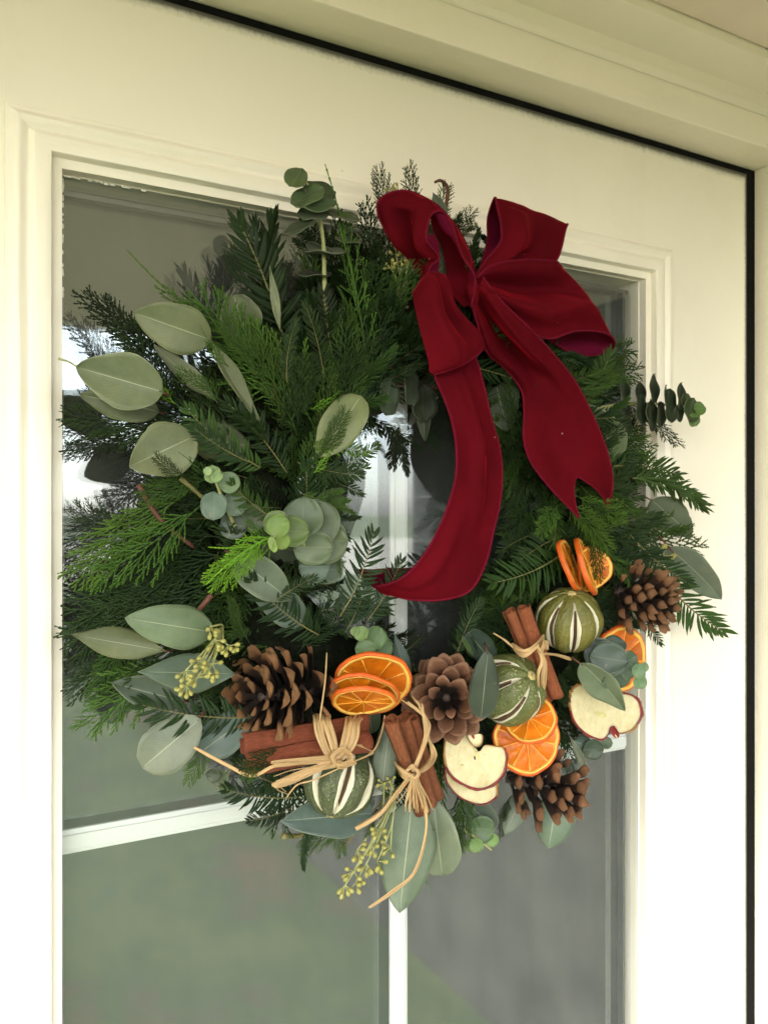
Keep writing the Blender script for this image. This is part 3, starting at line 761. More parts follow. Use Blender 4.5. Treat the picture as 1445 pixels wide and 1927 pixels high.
def lime(label, c, axis, rpx, mat, seed, N=8, gapw=.12, sq=.95, phase=0.0):
    C = P(*c); r = rpx*mpp(C); ax = axis.normalized(); rd = random.Random(seed)
    s = ax.orthogonal().normalized(); t = ax.cross(s)
    e = empty('dried_lime', C, label, 'dried lime', 'slit dried limes on the wreath')
    gw = [gapw*rd.uniform(.65, 1.4) for _ in range(N)]
    def S(th, ph, k):
        dd = Vector((math.cos(ph)*math.sin(th), math.sin(ph)*math.sin(th), math.cos(th))); ridge = 1+.045*noise.noise(dd*1.6+Vector((seed*7, 0, 0)))+.014*noise.noise(dd*6+Vector((seed*7, 3, 0)))
        pole = 1-.05*math.exp(-((th)/.20)**2)
        return C+(s*math.cos(ph)*math.sin(th)+t*math.sin(ph)*math.sin(th)+ax*math.cos(th)*sq)*(r*k*ridge*pole)
    def g(i, th): 
        x = (th-.22)/(math.pi-.55)
        return gw[i % N]*(math.sin(math.pi*x)**.7*(1+.22*math.sin(7*x+i*2+seed)+.10*math.sin(19*x+i*5)) if 0 < x < 1 else 0)+.002
    for i in range(N):
        A, B_ = 12, 18; v = []; f = []
        for b in range(B_+1):
            th = .03+(math.pi-.06)*b/B_
            l0 = phase+2*math.pi*i/N+g(i, th); l1 = phase+2*math.pi*(i+1)/N-g(i+1, th)
            row = [S(th, l0+.012, .90), S(th, l0, .955)]
            for a in range(A+1):
                u = a/A; k = 1.0-.012*(abs(2*u-1)**4)+.016*math.sin(math.pi*u)-.022*math.exp(-((abs(2*u-1)-.72)/.16)**2); row.append(S(th, l0+(l1-l0)*u, k))
            row += [S(th, l1, .955), S(th, l1-.012, .90)]; v += row
        n = A+5
        for b in range(B_):
            for a in range(n-1): f.append((b*n+a, (b+1)*n+a, (b+1)*n+a+1, b*n+a+1))
        mk('skin_strip', v, f, mat, e)
    # pith body, parted in the middle of every slit
    NP, NT_ = N*14, 20; v = []; f = []; fm = []
    for b in range(NT_+1):
        th = .05+(math.pi-.10)*b/NT_
        for a in range(NP):
            i = a//14; u = (a % 14)/14.0; ph = phase+2*math.pi*(i+u)/N
            # slit i is centred on u=0
            dd = min(u, 1-u); w_ = g(i if u < .5 else i+1, th)/(2*math.pi/N)
            k = .975-(.30*math.exp(-(dd/(.26*w_+.002))**2) if w_ > .03 else 0)
            v.append(S(th, ph, k))
    for b in range(NT_):
        for a in range(NP):
            f.append((b*NP+a, (b+1)*NP+a, (b+1)*NP+(a+1) % NP, b*NP+(a+1) % NP)); fm.append(1 if (a % 14 in (0, 13)) and 3 < b < NT_-3 and (gw[(a//14+(1 if a % 14 > 7 else 0)) % N] > gapw*1.0) else 0)
    mk('pith', v, f, [M_white, M_inner], e, None, fm)
    v, f = tube_geo([C+ax*(r*sq*.90), C+ax*(r*sq*.975), C+ax*(r*sq*1.0), C+ax*(r*sq*.985)], [r*.13, r*.14, r*.10, r*.05], 10)
    mk('stem_button', v, f, simple('stem button', (.42, .34, .14), .7, 200, .3, .6) if 'MBT' not in globals() else MBT, e)
    return e
# ------------------------------------------------------------------ cinnamon
cm = NT('cinnamon bark'); cuv = cm.n('ShaderNodeUVMap').outputs[0]; cn = cm.noise(5, 7, .75, vec=cuv, stretch=(1.2, 7, 1)); cn2 = cm.noise(26, 5, .7, vec=cuv, stretch=(1, 2, 1)); coi = cm.n('ShaderNodeObjectInfo')
cc = cm.ramp(cn, [(.28, (.085, .028, .012)), (.5, (.23, .082, .034)), (.72, (.37, .155, .068))])
cc = cm.mix(1.0, cc, coi.outputs['Color'], 'MULTIPLY')
cm.set(Base_Color=cc, Roughness=.62, Specular_IOR_Level=.25); cm.bump(cm.math('ADD', cn, cm.math('MULTIPLY', cn2, .8)), .9, .0022); M_cin = cm.m
def stick(parent, a, b, rpx, seed, col=(1, 1, 1), turns=1.6, two=True):
    A = P(*a); B = P(*b); ax = (B-A).normalized(); m = mpp((A+B)/2); r = rpx*m; rd = random.Random(seed)
    vd = (CAM-(A+B)/2).normalized(); n = (vd-ax*vd.dot(ax)).normalized(); s = ax.cross(n)
    rot = rd.uniform(0, 6.28)
    # centre line of the rolled sheet
    cl = []; K = 44
    for k in range(K+1):
        u = k/K; ang = rot+u*turns*2*math.pi; rr = .92-.66*(1-u)**1.2 if True else 1
        cl.append((math.cos(ang)*rr, math.sin(ang)*rr))
    th = .06; L = 18; vs = []; f = []; uvs = []
    for i in range(L+1):
        q = i/L; c = A.lerp(B, q)+n*(.0006*math.sin(q*5+seed))+s*(.0008*math.sin(q*4+seed*2))
        k_ = 1+.04*math.sin(q*9+seed)+.02*math.sin(q*23+seed)
        for sg in (1, -1):
            for j, (x, y) in enumerate(cl):
                l_ = math.hypot(x, y); ox, oy = x/l_*th*sg, y/l_*th*sg
                rag = (0.004 if i in (0, L) else 0)*math.sin(j*.6+seed)*.12
                rg = 1+.035*math.sin(j*.55+seed*3+q*2)+.02*math.sin(j*1.3+q*5)
                uvs.append((q*3+seed, j/len(cl)*2.2+sg*3)); vs.append(c+ax*rag+(s*(x+ox)+n*(y+oy))*r*k_*rg)
    n1 = len(cl); row = 2*n1
    for i in range(L):
        for j in range(n1-1):
            a0 = i*row+j; f.append((a0, a0+1, a0+row+1, a0+row)); a1 = a0+n1; f.append((a1+1, a1, a1+row, a1+row+1))
        for j in (0, n1-1):
            a0 = i*row+j; f.append((a0, a0+row, a0+row+n1, a0+n1) if j == 0 else (a0+n1, a0+n1+row, a0+row, a0))
    for i in (0, L):
        for j in range(n1-1):
            a0 = i*row+j; f.append((a0, a0+n1, a0+n1+1, a0+1) if i == 0 else (a0+1, a0+n1+1, a0+n1, a0))
    return mk('cinnamon_stick', vs, f, M_cin, parent, uvs, None, True, col)
# ------------------------------------------------------------------ raffia
rmt = NT('raffia'); ruv = rmt.n('ShaderNodeUVMap'); rn = rmt.noise(7, 5, .7, vec=ruv.outputs[0], stretch=(1.0, 9, 1)); rn2 = rmt.noise(2, 3, .5, vec=ruv.outputs[0], stretch=(1, .5, 1)); roi = rmt.n('ShaderNodeObjectInfo')
rc = rmt.ramp(rn, [(.3, (.32, .19, .075)), (.7, (.58, .40, .19))])
rc = rmt.mix(1.0, rc, roi.outputs['Color'], 'MULTIPLY')
rmt.set(Base_Color=rc, Roughness=.5); rmt.bump(rn, .6, .0006); M_raf = rmt.m
def raffia(parent, pts, wpx, n=1, jitter=3, seed=0, twist=1.2, col=(1, 1, 1), per=8, name='raffia_strand', taper=.35):
    rd = random.Random(seed)
    for k in range(n):
        j = [(rd.uniform(-jitter, jitter), rd.uniform(-jitter, jitter)) for _ in pts]
        pp = [(p[0]+a, p[1]+b, p[2]+rd.uniform(-.0012, .0012)*(1 if n > 1 else 0)) for p, (a, b) in zip(pts, j)]
        W = [P(*q) for q in spline(pp, per)]; vs = []; f = []; uv = []; ph = rd.uniform(0, 6.28); tw = twist*rd.uniform(.5, 1.2)*rd.choice((-1, 1))
        ww = wpx*rd.uniform(.55, 1.0); d = 0
        for i, p in enumerate(W):
            t = (W[min(i+1, len(W)-1)]-W[max(i-1, 0)]).normalized(); vd = (CAM-p).normalized(); b = t.cross(vd).normalized(); nn = b.cross(t)
            q = i/(len(W)-1); a = .9*math.sin(ph+tw*q*3)
            wd = b*math.cos(a)+nn*math.sin(a); h = ww*.5*mpp(p)*(1-taper*abs(2*q-1)**6)
            fold = nn*math.cos(a)-b*math.sin(a)
            if i: d += (W[i]-W[i-1]).length
            for v_ in (-1, -.5, 0, .5, 1):
                vs.append(p+wd*(h*v_)+fold*(h*.28*(1-v_*v_)+h*.12*math.sin(v_*7+ph))); uv.append((d*40, v_*.5+.5+seed+k*3.1))
        for i in range(len(W)-1):
            for c_ in range(4): f.append((i*5+c_, i*5+c_+1, i*5+c_+6, i*5+c_+5))
        kk = rd.uniform(.85, 1.12)
        o = mk(name, vs, f, M_raf, parent, uv, None, True, (col[0]*kk, col[1]*kk, col[2]*kk))
        sol = o.modifiers.new('thick', 'SOLIDIFY'); sol.thickness = .0003; sol.offset = 0
# ------------------------------------------------------------------ the wreath
WC = Vector((.030, 0, 1.490))
wreath = empty('wreath', WC, 'large evergreen wreath of cypress, yew and eucalyptus hanging on the glazed door', 'wreath')
v = []; f = []; NA, NB = 110, 14
for i in range(NA):
    a = 2*math.pi*i/NA
    for j in range(NB):
        b = 2*math.pi*j/NB; rr = .040*(1+.35*noise.noise(Vector((math.cos(a)*6, math.sin(a)*6, j*.9))))
        rho = .178+rr*math.cos(b); v.append(WC+Vector((rho*math.cos(a), -.034-rr*.75*math.sin(b), rho*math.sin(a))))
for i in range(NA):
    for j in range(NB): f.append((i*NB+j, i*NB+(j+1) % NB, ((i+1) % NA)*NB+(j+1) % NB, ((i+1) % NA)*NB+j))
mk('dark_base_ring', v, f, M_gapshade, wreath)  # base ring added to block light and darken the gaps behind the foliage
fr_ = random.Random(99)
def fill(kind, n, r0, r1, l0, l1, dirs, off0, off1, cols, arc=(0, 360), inward=False, roll=45):
    for k in range(n):
        a = rad(arc[0]+(arc[1]-arc[0])*(k+fr_.random())/n); rho = fr_.uniform(r0, r1)
        B = WC+Vector((rho*math.cos(a), -fr_.uniform(.012, .045), rho*math.sin(a)))
        da = a+rad(fr_.uniform(*dirs))+(math.pi if inward else 0); l = fr_.uniform(l0, l1)
        T = B+Vector((l*math.cos(da), 0, l*math.sin(da))); T.y = -fr_.uniform(off0, off1); B.y -= .02*(off1 > .085)
        if min(B.z, T.z) < WC.z-.065 and max(B.x, T.x) > -.13: T.y = max(T.y, -.055); B.y = max(B.y, -.045)
        sprig_world(kind, fr_.randrange(8), B, T, wreath, fr_.choice(cols), fr_.uniform(-roll, roll), fr_.choice((-1, 1)))
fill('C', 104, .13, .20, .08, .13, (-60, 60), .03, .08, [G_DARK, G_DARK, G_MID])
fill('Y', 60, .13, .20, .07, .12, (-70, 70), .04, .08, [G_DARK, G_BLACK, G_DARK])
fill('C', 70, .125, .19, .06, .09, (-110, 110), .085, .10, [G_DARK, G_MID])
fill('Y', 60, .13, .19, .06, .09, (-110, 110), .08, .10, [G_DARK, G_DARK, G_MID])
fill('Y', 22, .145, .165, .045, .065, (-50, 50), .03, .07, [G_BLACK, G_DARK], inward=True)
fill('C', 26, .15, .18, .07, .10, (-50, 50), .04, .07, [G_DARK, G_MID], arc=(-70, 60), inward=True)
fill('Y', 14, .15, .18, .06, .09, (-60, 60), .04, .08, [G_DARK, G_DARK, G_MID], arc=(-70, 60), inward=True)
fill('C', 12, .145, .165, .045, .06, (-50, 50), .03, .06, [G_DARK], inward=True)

# sprigs that can be picked out one by one: kind, variant, root, tip (photo px, px, metres off the door), colour, roll
H = [
 ('S',0,(440,650,.085),(238,470,.075),G_GRN,0,.8), ('C',3,(345,680,.06),(135,545,.03),G_BLACK,0,1), ('C',1,(300,690,.05),(170,560,.03),G_BLACK,10,1),
 ('C',0,(560,760,.085),(350,545,.095),G_GRN,5,1), ('C',2,(590,800,.08),(470,590,.095),G_GRN,-5,1), ('S',1,(560,700,.09),(405,575,.09),G_GRN,0,1),
 ('C',1,(560,820,.08),(455,640,.095),G_MID,0,1),
 ('Y',0,(555,760,.05),(452,388,.07),G_DARK,5,1.1), ('Y',2,(560,700,.05),(505,390,.05),G_DARK,20,1), ('Y',0,(520,640,.04),(470,400,.05),G_BLACK,-30,1),
 ('S',0,(680,620,.075),(612,308,.085),G_GRN,0,.8), ('C',3,(690,560,.06),(690,365,.06),G_DARK,0,1), ('S',1,(690,700,.08),(640,430,.09),G_GRN,10,1),
 ('C',4,(735,470,.05),(718,302,.05),G_DARK,0,.7), ('C',3,(770,470,.05),(772,298,.05),G_DARK,0,.8), ('C',1,(800,470,.05),(838,335,.05),G_MID,0,.8),
 ('C',0,(820,480,.04),(900,390,.04),G_MID,0,.8), ('Y',4,(860,540,.04),(900,425,.05),G_DARK,0,1), ('Y',0,(830,480,.04),(870,400,.04),G_DARK,30,1),
 ('C',0,(660,800,.09),(640,590,.10),G_MID,0,1), ('C',2,(690,790,.08),(700,560,.09),G_DARK,0,1), ('Y',1,(650,760,.085),(600,530,.095),G_BLACK,10,1),
 ('Y',0,(610,720,.09),(575,560,.10),G_DARK,-20,1), ('C',3,(640,900,.09),(610,690,.105),G_MID,0,1), ('C',1,(560,900,.09),(660,780,.105),G_MID,0,1),
 ('S',1,(585,770,.10),(640,735,.105),G_BRI,0,1.2), ('S',0,(590,890,.10),(625,840,.108),G_BRI,0,1.4),
 ('Y',3,(490,880,.10),(335,765,.10),G_MID,0,1.1), ('Y',1,(470,870,.10),(350,800,.105),G_DARK,10,1.1), ('Y',3,(540,890,.09),(420,740,.10),G_DARK,15,1),
 ('Y',3,(515,975,.105),(425,905,.11),G_MID,0,1.2), ('Y',1,(640,880,.08),(720,835,.09),G_MID,10,1.2), ('Y',3,(600,900,.075),(700,880,.08),G_MID,0,1.1),
 ('Y',0,(590,900,.07),(690,930,.07),G_DARK,0,1), ('Y',2,(600,960,.06),(680,975,.06),G_DARK,0,1), ('Y',0,(570,1000,.06),(660,1040,.06),G_DARK,0,1),
 ('C',4,(500,1010,.105),(392,1115,.12),G_BRI,0,1.0), ('S',0,(510,1010,.105),(388,1100,.12),G_BRI,0,1.4), ('S',1,(520,1015,.10),(392,1030,.12),G_BRI,0,1.6), ('S',0,(520,1030,.10),(440,945,.12),G_GRN,0,1),
 ('C',4,(350,930,.07),(108,1090,.045),G_GRN,0,.9), ('C',2,(380,950,.075),(170,1120,.06),G_GRN,5,.8), ('C',4,(400,900,.07),(250,930,.07),G_MID,20,1),
 ('C',2,(470,960,.06),(300,870,.06),G_DARK,0,1), ('C',0,(330,790,.06),(105,790,.03),G_DARK,0,.9), ('C',3,(300,800,.05),(110,850,.03),G_BLACK,0,.9),
 ('C',1,(330,740,.06),(210,690,.05),G_MID,0,.9), ('S',1,(330,760,.075),(283,700,.075),G_BRI,0,1.2), ('C',2,(420,1010,.06),(200,1000,.04),G_DARK,0,1),
 ('C',4,(440,1040,.06),(150,1110,.03),G_DARK,0,1), ('C',4,(450,1080,.06),(115,1190,.03),G_DARK,5,1), ('C',0,(400,1130,.05),(100,1200,.03),G_DARK,0,1),
 ('C',2,(380,1110,.06),(130,1260,.03),G_DARK,0,1), ('C',4,(330,1160,.05),(125,1330,.03),G_DARK,0,.8), ('C',0,(300,1200,.05),(150,1300,.03),G_MID,0,.9),
 ('C',2,(360,1230,.06),(128,1370,.05),G_GRN,0,.8), ('S',1,(290,1260,.065),(185,1380,.06),G_GRN,0,1), ('C',1,(250,1190,.05),(170,1340,.04),G_MID,0,.9),
 ('Y',3,(475,1350,.075),(240,1330,.075),G_DARK,0,1.0), ('Y',1,(420,1360,.07),(280,1390,.06),G_BLACK,0,1),
 ('Y',3,(600,1195,.085),(455,1085,.095),G_DARK,0,1.2), ('Y',3,(640,1160,.08),(715,990,.09),G_DARK,0,1.2), ('Y',3,(690,1170,.075),(765,1045,.09),G_DARK,0,1.1),
 ('Y',1,(650,1190,.07),(700,1080,.08),G_DARK,10,1.1), ('Y',5,(600,1150,.07),(745,1150,.07),G_DARK,0,1), ('Y',0,(560,1100,.08),(640,1080,.08),G_DARK,0,1),
 ('C',1,(560,1180,.08),(520,1080,.09),G_MID,0,1), ('C',3,(470,1210,.09),(430,1120,.09),G_MID,0,1), ('C',2,(560,1230,.07),(650,1120,.08),G_DARK,0,1),
 ('Y',3,(560,1500,.07),(410,1490,.08),G_DARK,0,1.1), ('Y',1,(550,1520,.07),(460,1550,.08),G_BLACK,0,1.1), ('Y',0,(540,1480,.06),(430,1430,.07),G_DARK,0,1.1),
 ('Y',2,(590,1550,.06),(570,1640,.06),G_DARK,0,1), ('C',1,(620,1530,.06),(640,1620,.06),G_MID,0,1), ('C',4,(660,1540,.06),(560,1610,.05),G_MID,0,.9),
 ('C',3,(700,1520,.07),(690,1580,.09),G_MID,0,1), ('C',0,(860,1500,.06),(850,1640,.07),G_MID,0,.9), ('C',2,(870,1480,.07),(880,1600,.07),G_MID,0,.8),
 ('S',0,(800,1560,.08),(825,1560,.09),G_GRN,0,1), ('S',1,(795,1640,.06),(808,1680,.06),G_GRN,0,1), ('C',3,(960,1500,.05),(940,1580,.05),G_DARK,0,1),
 ('C',1,(500,1400,.10),(455,1470,.125),G_MID,0,1.0), ('C',3,(560,1390,.10),(450,1450,.125),G_DARK,0,1), ('C',0,(400,1400,.06),(345,1480,.05),G_GRN,0,1), ('S',0,(400,1380,.06),(370,1440,.06),G_GRN,0,1),
 ('Y',1,(560,870,.09),(690,900,.10),G_DARK,0,1), ('Y',6,(570,930,.09),(672,965,.10),G_MID,0,1), ('Y',3,(590,840,.10),(700,850,.105),G_GRN,0,1), ('Y',0,(560,960,.085),(665,1015,.095),G_DARK,10,1),
 ('C',1,(600,860,.10),(650,760,.112),G_MID,0,1), ('C',6,(560,800,.10),(590,660,.112),G_DARK,0,1), ('C',2,(640,740,.10),(690,620,.105),G_DARK,0,1), ('Y',5,(540,720,.10),(560,590,.11),G_DARK,0,1),
 ('C',5,(480,700,.10),(420,590,.115),G_MID,0,1), ('S',0,(430,690,.10),(375,610,.112),G_GRN,0,1.2), ('C',3,(420,760,.09),(330,690,.10),G_MID,0,1), ('C',1,(350,900,.09),(290,850,.105),G_DARK,0,1),
 ('S',1,(390,900,.10),(335,850,.112),G_MID,0,1.3), ('Y',2,(500,830,.10),(440,770,.115),G_DARK,0,1), ('C',7,(620,1010,.09),(640,1090,.10),G_MID,0,1), ('Y',1,(520,1130,.10),(600,1080,.11),G_DARK,0,1),
 ('C',6,(340,770,.06),(215,600,.05),G_DARK,0,1), ('C',0,(470,560,.05),(430,450,.05),G_DARK,0,1), ('Y',6,(610,500,.05),(560,400,.05),G_DARK,0,1), ('C',2,(250,1000,.05),(120,960,.035),G_DARK,0,1),
 # right side
 ('Y',5,(1210,1030,.07),(1375,1205,.075),G_MID,0,1.1), ('Y',3,(1180,1000,.07),(1300,1110,.08),G_DARK,0,1), ('Y',2,(1190,900,.07),(1330,955,.06),G_MID,0,1),
 ('Y',0,(1130,880,.07),(1290,890,.06),G_MID,10,1), ('C',1,(1070,700,.05),(1205,660,.04),G_MID,0,.9), ('C',0,(1080,720,.05),(1215,690,.04),G_MID,0,.9),
 ('C',3,(1160,750,.05),(1290,845,.04),G_DARK,0,.5), ('C',4,(1120,820,.06),(1240,840,.06),G_MID,0,1), ('C',2,(1130,860,.06),(1220,800,.05),G_DARK,0,1),
 ('C',0,(1180,1010,.06),(1335,1030,.05),G_MID,0,.9), ('C',4,(1060,900,.06),(1190,960,.08),G_DARK,0,1), ('C',2,(1080,930,.08),(1180,990,.10),G_GRN,0,.9),
 ('C',1,(1060,940,.085),(1150,1050,.10),G_GRN,0,.9), ('C',0,(1050,950,.085),(1010,1010,.10),G_GRN,0,1), ('C',3,(1100,980,.08),(1130,1100,.09),G_MID,0,1),
 ('Y',3,(1060,1040,.07),(915,1110,.08),G_MID,0,1.3), ('Y',1,(1080,1000,.06),(960,1060,.07),G_DARK,0,1.2), ('Y',3,(1020,1000,.05),(930,1040,.05),G_DARK,0,1.2),
 ('C',4,(1010,860,.05),(950,970,.06),G_DARK,0,1), ('C',2,(1020,900,.05),(960,1020,.06),G_DARK,0,1), ('C',0,(980,800,.05),(950,900,.05),G_DARK,0,1),
 ('Y',0,(1190,1160,.06),(1250,1215,.06),G_DARK,0,1), ('C',4,(1060,1230,.08),(1120,1290,.09),G_DARK,0,1), ('C',2,(1050,1260,.08),(1060,1330,.09),G_DARK,0,1),
 ('Y',2,(1050,1330,.06),(1090,1370,.08),G_DARK,0,1), ('C',1,(1060,1370,.07),(1070,1480,.07),G_DARK,0,.8),
 ('Y',4,(735,800,.05),(765,900,.035),G_BLACK,0,1.2), ('Y',2,(715,790,.05),(745,870,.04),G_BLACK,0,1.2), ('Y',4,(750,800,.04),(740,890,.03),G_BLACK,40,1.1),
 ('C',1,(800,800,.04),(830,850,.04),G_DARK,0,1), ('C',3,(870,700,.05),(810,560,.06),G_DARK,0,1), ('Y',0,(720,720,.06),(800,600,.06),G_BLACK,0,1),
 ('Y',1,(700,640,.07),(760,560,.07),G_DARK,0,1.3), ('C',3,(840,720,.05),(740,640,.06),G_BLACK,0,1), ('Y',4,(900,760,.05),(830,640,.05),G_BLACK,0,1),
 ('Y',0,(900,430,.03),(840,420,.05),G_DARK,0,1), ('Y',4,(960,520,.03),(900,440,.04),G_DARK,0,1), ('C',0,(1060,620,.03),(1130,700,.04),G_DARK,0,1),
 ('C',1,(900,1230,.07),(880,1190,.08),G_DARK,0,1), ('Y',1,(860,1230,.07),(905,1120,.07),G_DARK,0,1), ('C',2,(960,1200,.06),(890,1150,.07),G_DARK,0,1),
]
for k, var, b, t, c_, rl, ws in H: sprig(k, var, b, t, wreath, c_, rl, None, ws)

PALE = (.140, .165, .088); BLUE = (.095, .132, .092); OLIVE = (.078, .096, .042); DARKL = (.045, .065, .035); GREY = (.135, .155, .100); LIME = (.16, .26, .05); TEAL = (.065, .100, .072)
L_ = [
 ((308,738,.085),(143,690,.075),104,'ovate',PALE,0), ((398,640,.090),(252,588,.080),92,'ovate',(.19,.22,.105),0), ((290,650,.075),(410,757,.070),36,'lance',GREY,35),
 ((395,640,.095),(490,795,.085),30,'lance',PALE,-40), ((300,775,.060),(150,742,.055),64,'ovate',OLIVE,0), ((368,820,.080),(244,878,.085),104,'ovate',PALE,0),
 ((470,840,.070),(360,820,.075),80,'blunt',(.12,.15,.075),0), ((527,622,.090),(508,500,.090),17,'lance',PALE,0), ((470,650,.060),(440,555,.065),76,'blunt',OLIVE,0),
 ((600,860,.095),(680,745,.105),78,'blunt',(.20,.235,.10),0), ((402,1190,.105),(236,1163,.115),84,'ovate',(.20,.27,.15),0), ((312,1225,.090),(134,1194,.085),60,'lance',(.17,.20,.10),0),
 ((444,1268,.085),(260,1264,.095),74,'lance',BLUE,0), ((345,1320,.070),(211,1285,.070),62,'ovate',(.13,.165,.115),0), ((378,1352,.080),(268,1445,.070),96,'blunt',(.20,.24,.175),0),
 ((475,1345,.075),(378,1415,.065),76,'blunt',(.14,.20,.17),0), ((440,1045,.085),(547,1130,.095),74,'ovate',(.15,.19,.13),0), ((470,1090,.080),(575,1175,.085),66,'blunt',(.11,.155,.12),0),
 ((600,1050,.07),(470,1010,.07),60,'blunt',(.09,.12,.08),0),
 ((705,1530,.075),(530,1545,.085),78,'ovate',(.13,.19,.165),0), ((735,1345,.090),(718,1490,.095),48,'blunt',(.17,.22,.155),0), ((770,1290,.060),(742,1192,.060),30,'lance',(.12,.17,.14),0),
 ((775,1510,.080),(752,1718,.085),112,'ovate',(.17,.23,.15),0), ((815,1505,.070),(832,1648,.070),82,'blunt',(.20,.25,.16),0), ((1048,1500,.060),(1032,1597,.060),78,'ovate',(.17,.24,.16),0),
 ((985,1490,.055),(950,1570,.055),44,'ovate',(.16,.20,.14),0), ((1100,762,.075),(1165,858,.070),72,'blunt',(.17,.225,.125),0), ((925,690,.055),(955,812,.050),74,'ovate',(.095,.125,.080),0),
 ((1225,940,.050),(1302,1008,.045),66,'ovate',(.15,.19,.12),0), ((1255,1030,.060),(1357,1128,.055),64,'ovate',(.17,.21,.14),20), ((918,1225,.122),(905,1352,.150),58,'blunt',(.075,.105,.070),0),
 ((1092,1248,.115),(1175,1338,.125),54,'ovate',(.17,.22,.13),25), ((1072,1385,.080),(1108,1458,.080),14,'lance',GREY,0), ((835,420,.060),(815,362,.070),30,'lance',(.15,.19,.13),0),
 ((870,560,.08),(800,420,.075),44,'blunt',(.14,.18,.12),0), ((930,1250,.07),(880,1190,.08),50,'round',(.04,.07,.05),0), ((770,760,.05),(850,700,.05),50,'blunt',(.08,.10,.07),0),
 ((790,720,.05),(800,830,.05),34,'ovate',(.06,.08,.045),0), ((820,730,.045),(770,800,.045),30,'ovate',(.06,.07,.05),0), ((890,1235,.11),(868,1195,.115),10,'lance',G_GRN,0),
 ((870,1500,.05),(930,1560,.05),50,'blunt',(.11,.15,.11),0), ((1080,1395,.06),(1120,1410,.07),34,'ovate',TEAL,0), 
 ((1190,1240,.07),(1150,1180,.075),44,'ovate',TEAL,0), ((350,1190,.07),(260,1150,.07),40,'ovate',(.10,.13,.09),0), ((700,1380,.07),(690,1300,.07),40,'ovate',DARKL,0),
]
for b, t, w_, kd, c_, rl in L_: leaf(wreath, b, t, w_, kd, c_ if c_ in (PALE, BLUE, OLIVE, DARKL, GREY, TEAL) else tuple(x*.64 for x in c_), rl, stalk=14 if w_ > 50 else 0)
# leafy eucalyptus tips: round leaves in pairs on a stalk
def tipspray(stem, rpx, leaves, stalk_mat=None):
    e = empty('eucalyptus_sprig', P(*stem[0])-wloc(wreath)); e.parent = wreath
    if len(stem) > 1: twig(e, stem, rpx, stalk_mat or M_paletwig, 'stalk')
    for l in leaves: disc_leaf(e, l[0], l[1], tuple(x*.68 for x in l[2]), *l[3:])
tipspray([(628,700,.075),(612,560,.078),(608,450,.08),(590,370,.08),(568,335,.08)], 5, [
 ((557,336,.083),24,(.085,.13,.045),.2,.3,.9,60), ((580,372,.086),34,(.075,.12,.045),-.3,.5,.8,200), ((600,362,.082),34,(.055,.09,.035),.5,.7,.75,20), ((598,385,.09),36,(.06,.10,.04),.2,.5,.65,10),
 ((590,405,.083),30,(.07,.10,.06),0,.9,.9,180), ((565,432,.085),34,(.045,.065,.035),-.4,.9,.6,200), ((645,410,.085),32,(.07,.095,.055),.4,1.3,.8,0), ((615,478,.082),40,(.085,.11,.07),0,2.4,.9,0),
 ((600,472,.078),26,(.05,.07,.045),.5,1.2,.9,180), ((590,520,.075),34,(.03,.04,.028),0,2.2,.9,180), ((655,455,.08),26,(.06,.085,.05),.3,1.6,.9,0)])
tipspray([(600,1060,.09),(560,1010,.10),(530,990,.115)], 4, [
 ((592,1066,.088),30,(.105,.16,.115),0,0,1,0), ((615,1072,.080),28,(.09,.13,.085),.2,0,1,0), ((612,1018,.092),44,(.15,.20,.11),0,0,.95,0), ((596,985,.096),46,(.13,.175,.10),.1,.1,.95,90), ((570,975,.101),40,(.12,.17,.095),0,.2,.95,90),
 ((590,1030,.100),38,(.12,.17,.09),0,0,.9,0), ((552,1000,.110),30,(.12,.20,.05),.1,.1,1,0), ((520,985,.112),25,(.15,.22,.07),0,.1,1,0), ((524,990,.118),23,(.16,.28,.05),-.1,.1,1,30), ((531,1018,.120),17,(.20,.32,.06),.5,-.2,.9,-60), ((513,1022,.121),14,(.30,.40,.14),-.5,-.2,.6,-100), ((516,1030,.123),10,(.30,.44,.10),.6,-.1,.6,-80)])
tipspray([(440,985,.09),(420,940,.10),(402,895,.11)], 4, [
 ((404,952,.100),27,(.11,.17,.125),-.2,0,1,-90), ((441,948,.100),24,(.12,.18,.125),.3,0,.95,-60), ((431,908,.108),21,(.16,.25,.13),.3,.2,1,30), ((401,893,.112),17,(.22,.34,.13),-.2,.2,1,90), ((408,897,.116),13,(.26,.40,.16),.5,.1,.8,40), ((392,887,.115),10,(.30,.42,.18),-.4,.2,.8,150)])
tipspray([(480,1000,.08),(460,985,.085),(440,990,.09)], 3, [((440,990,.088),26,(.07,.10,.075),0,0,1,180), ((475,975,.085),26,(.11,.14,.09),0,0,1,0)])
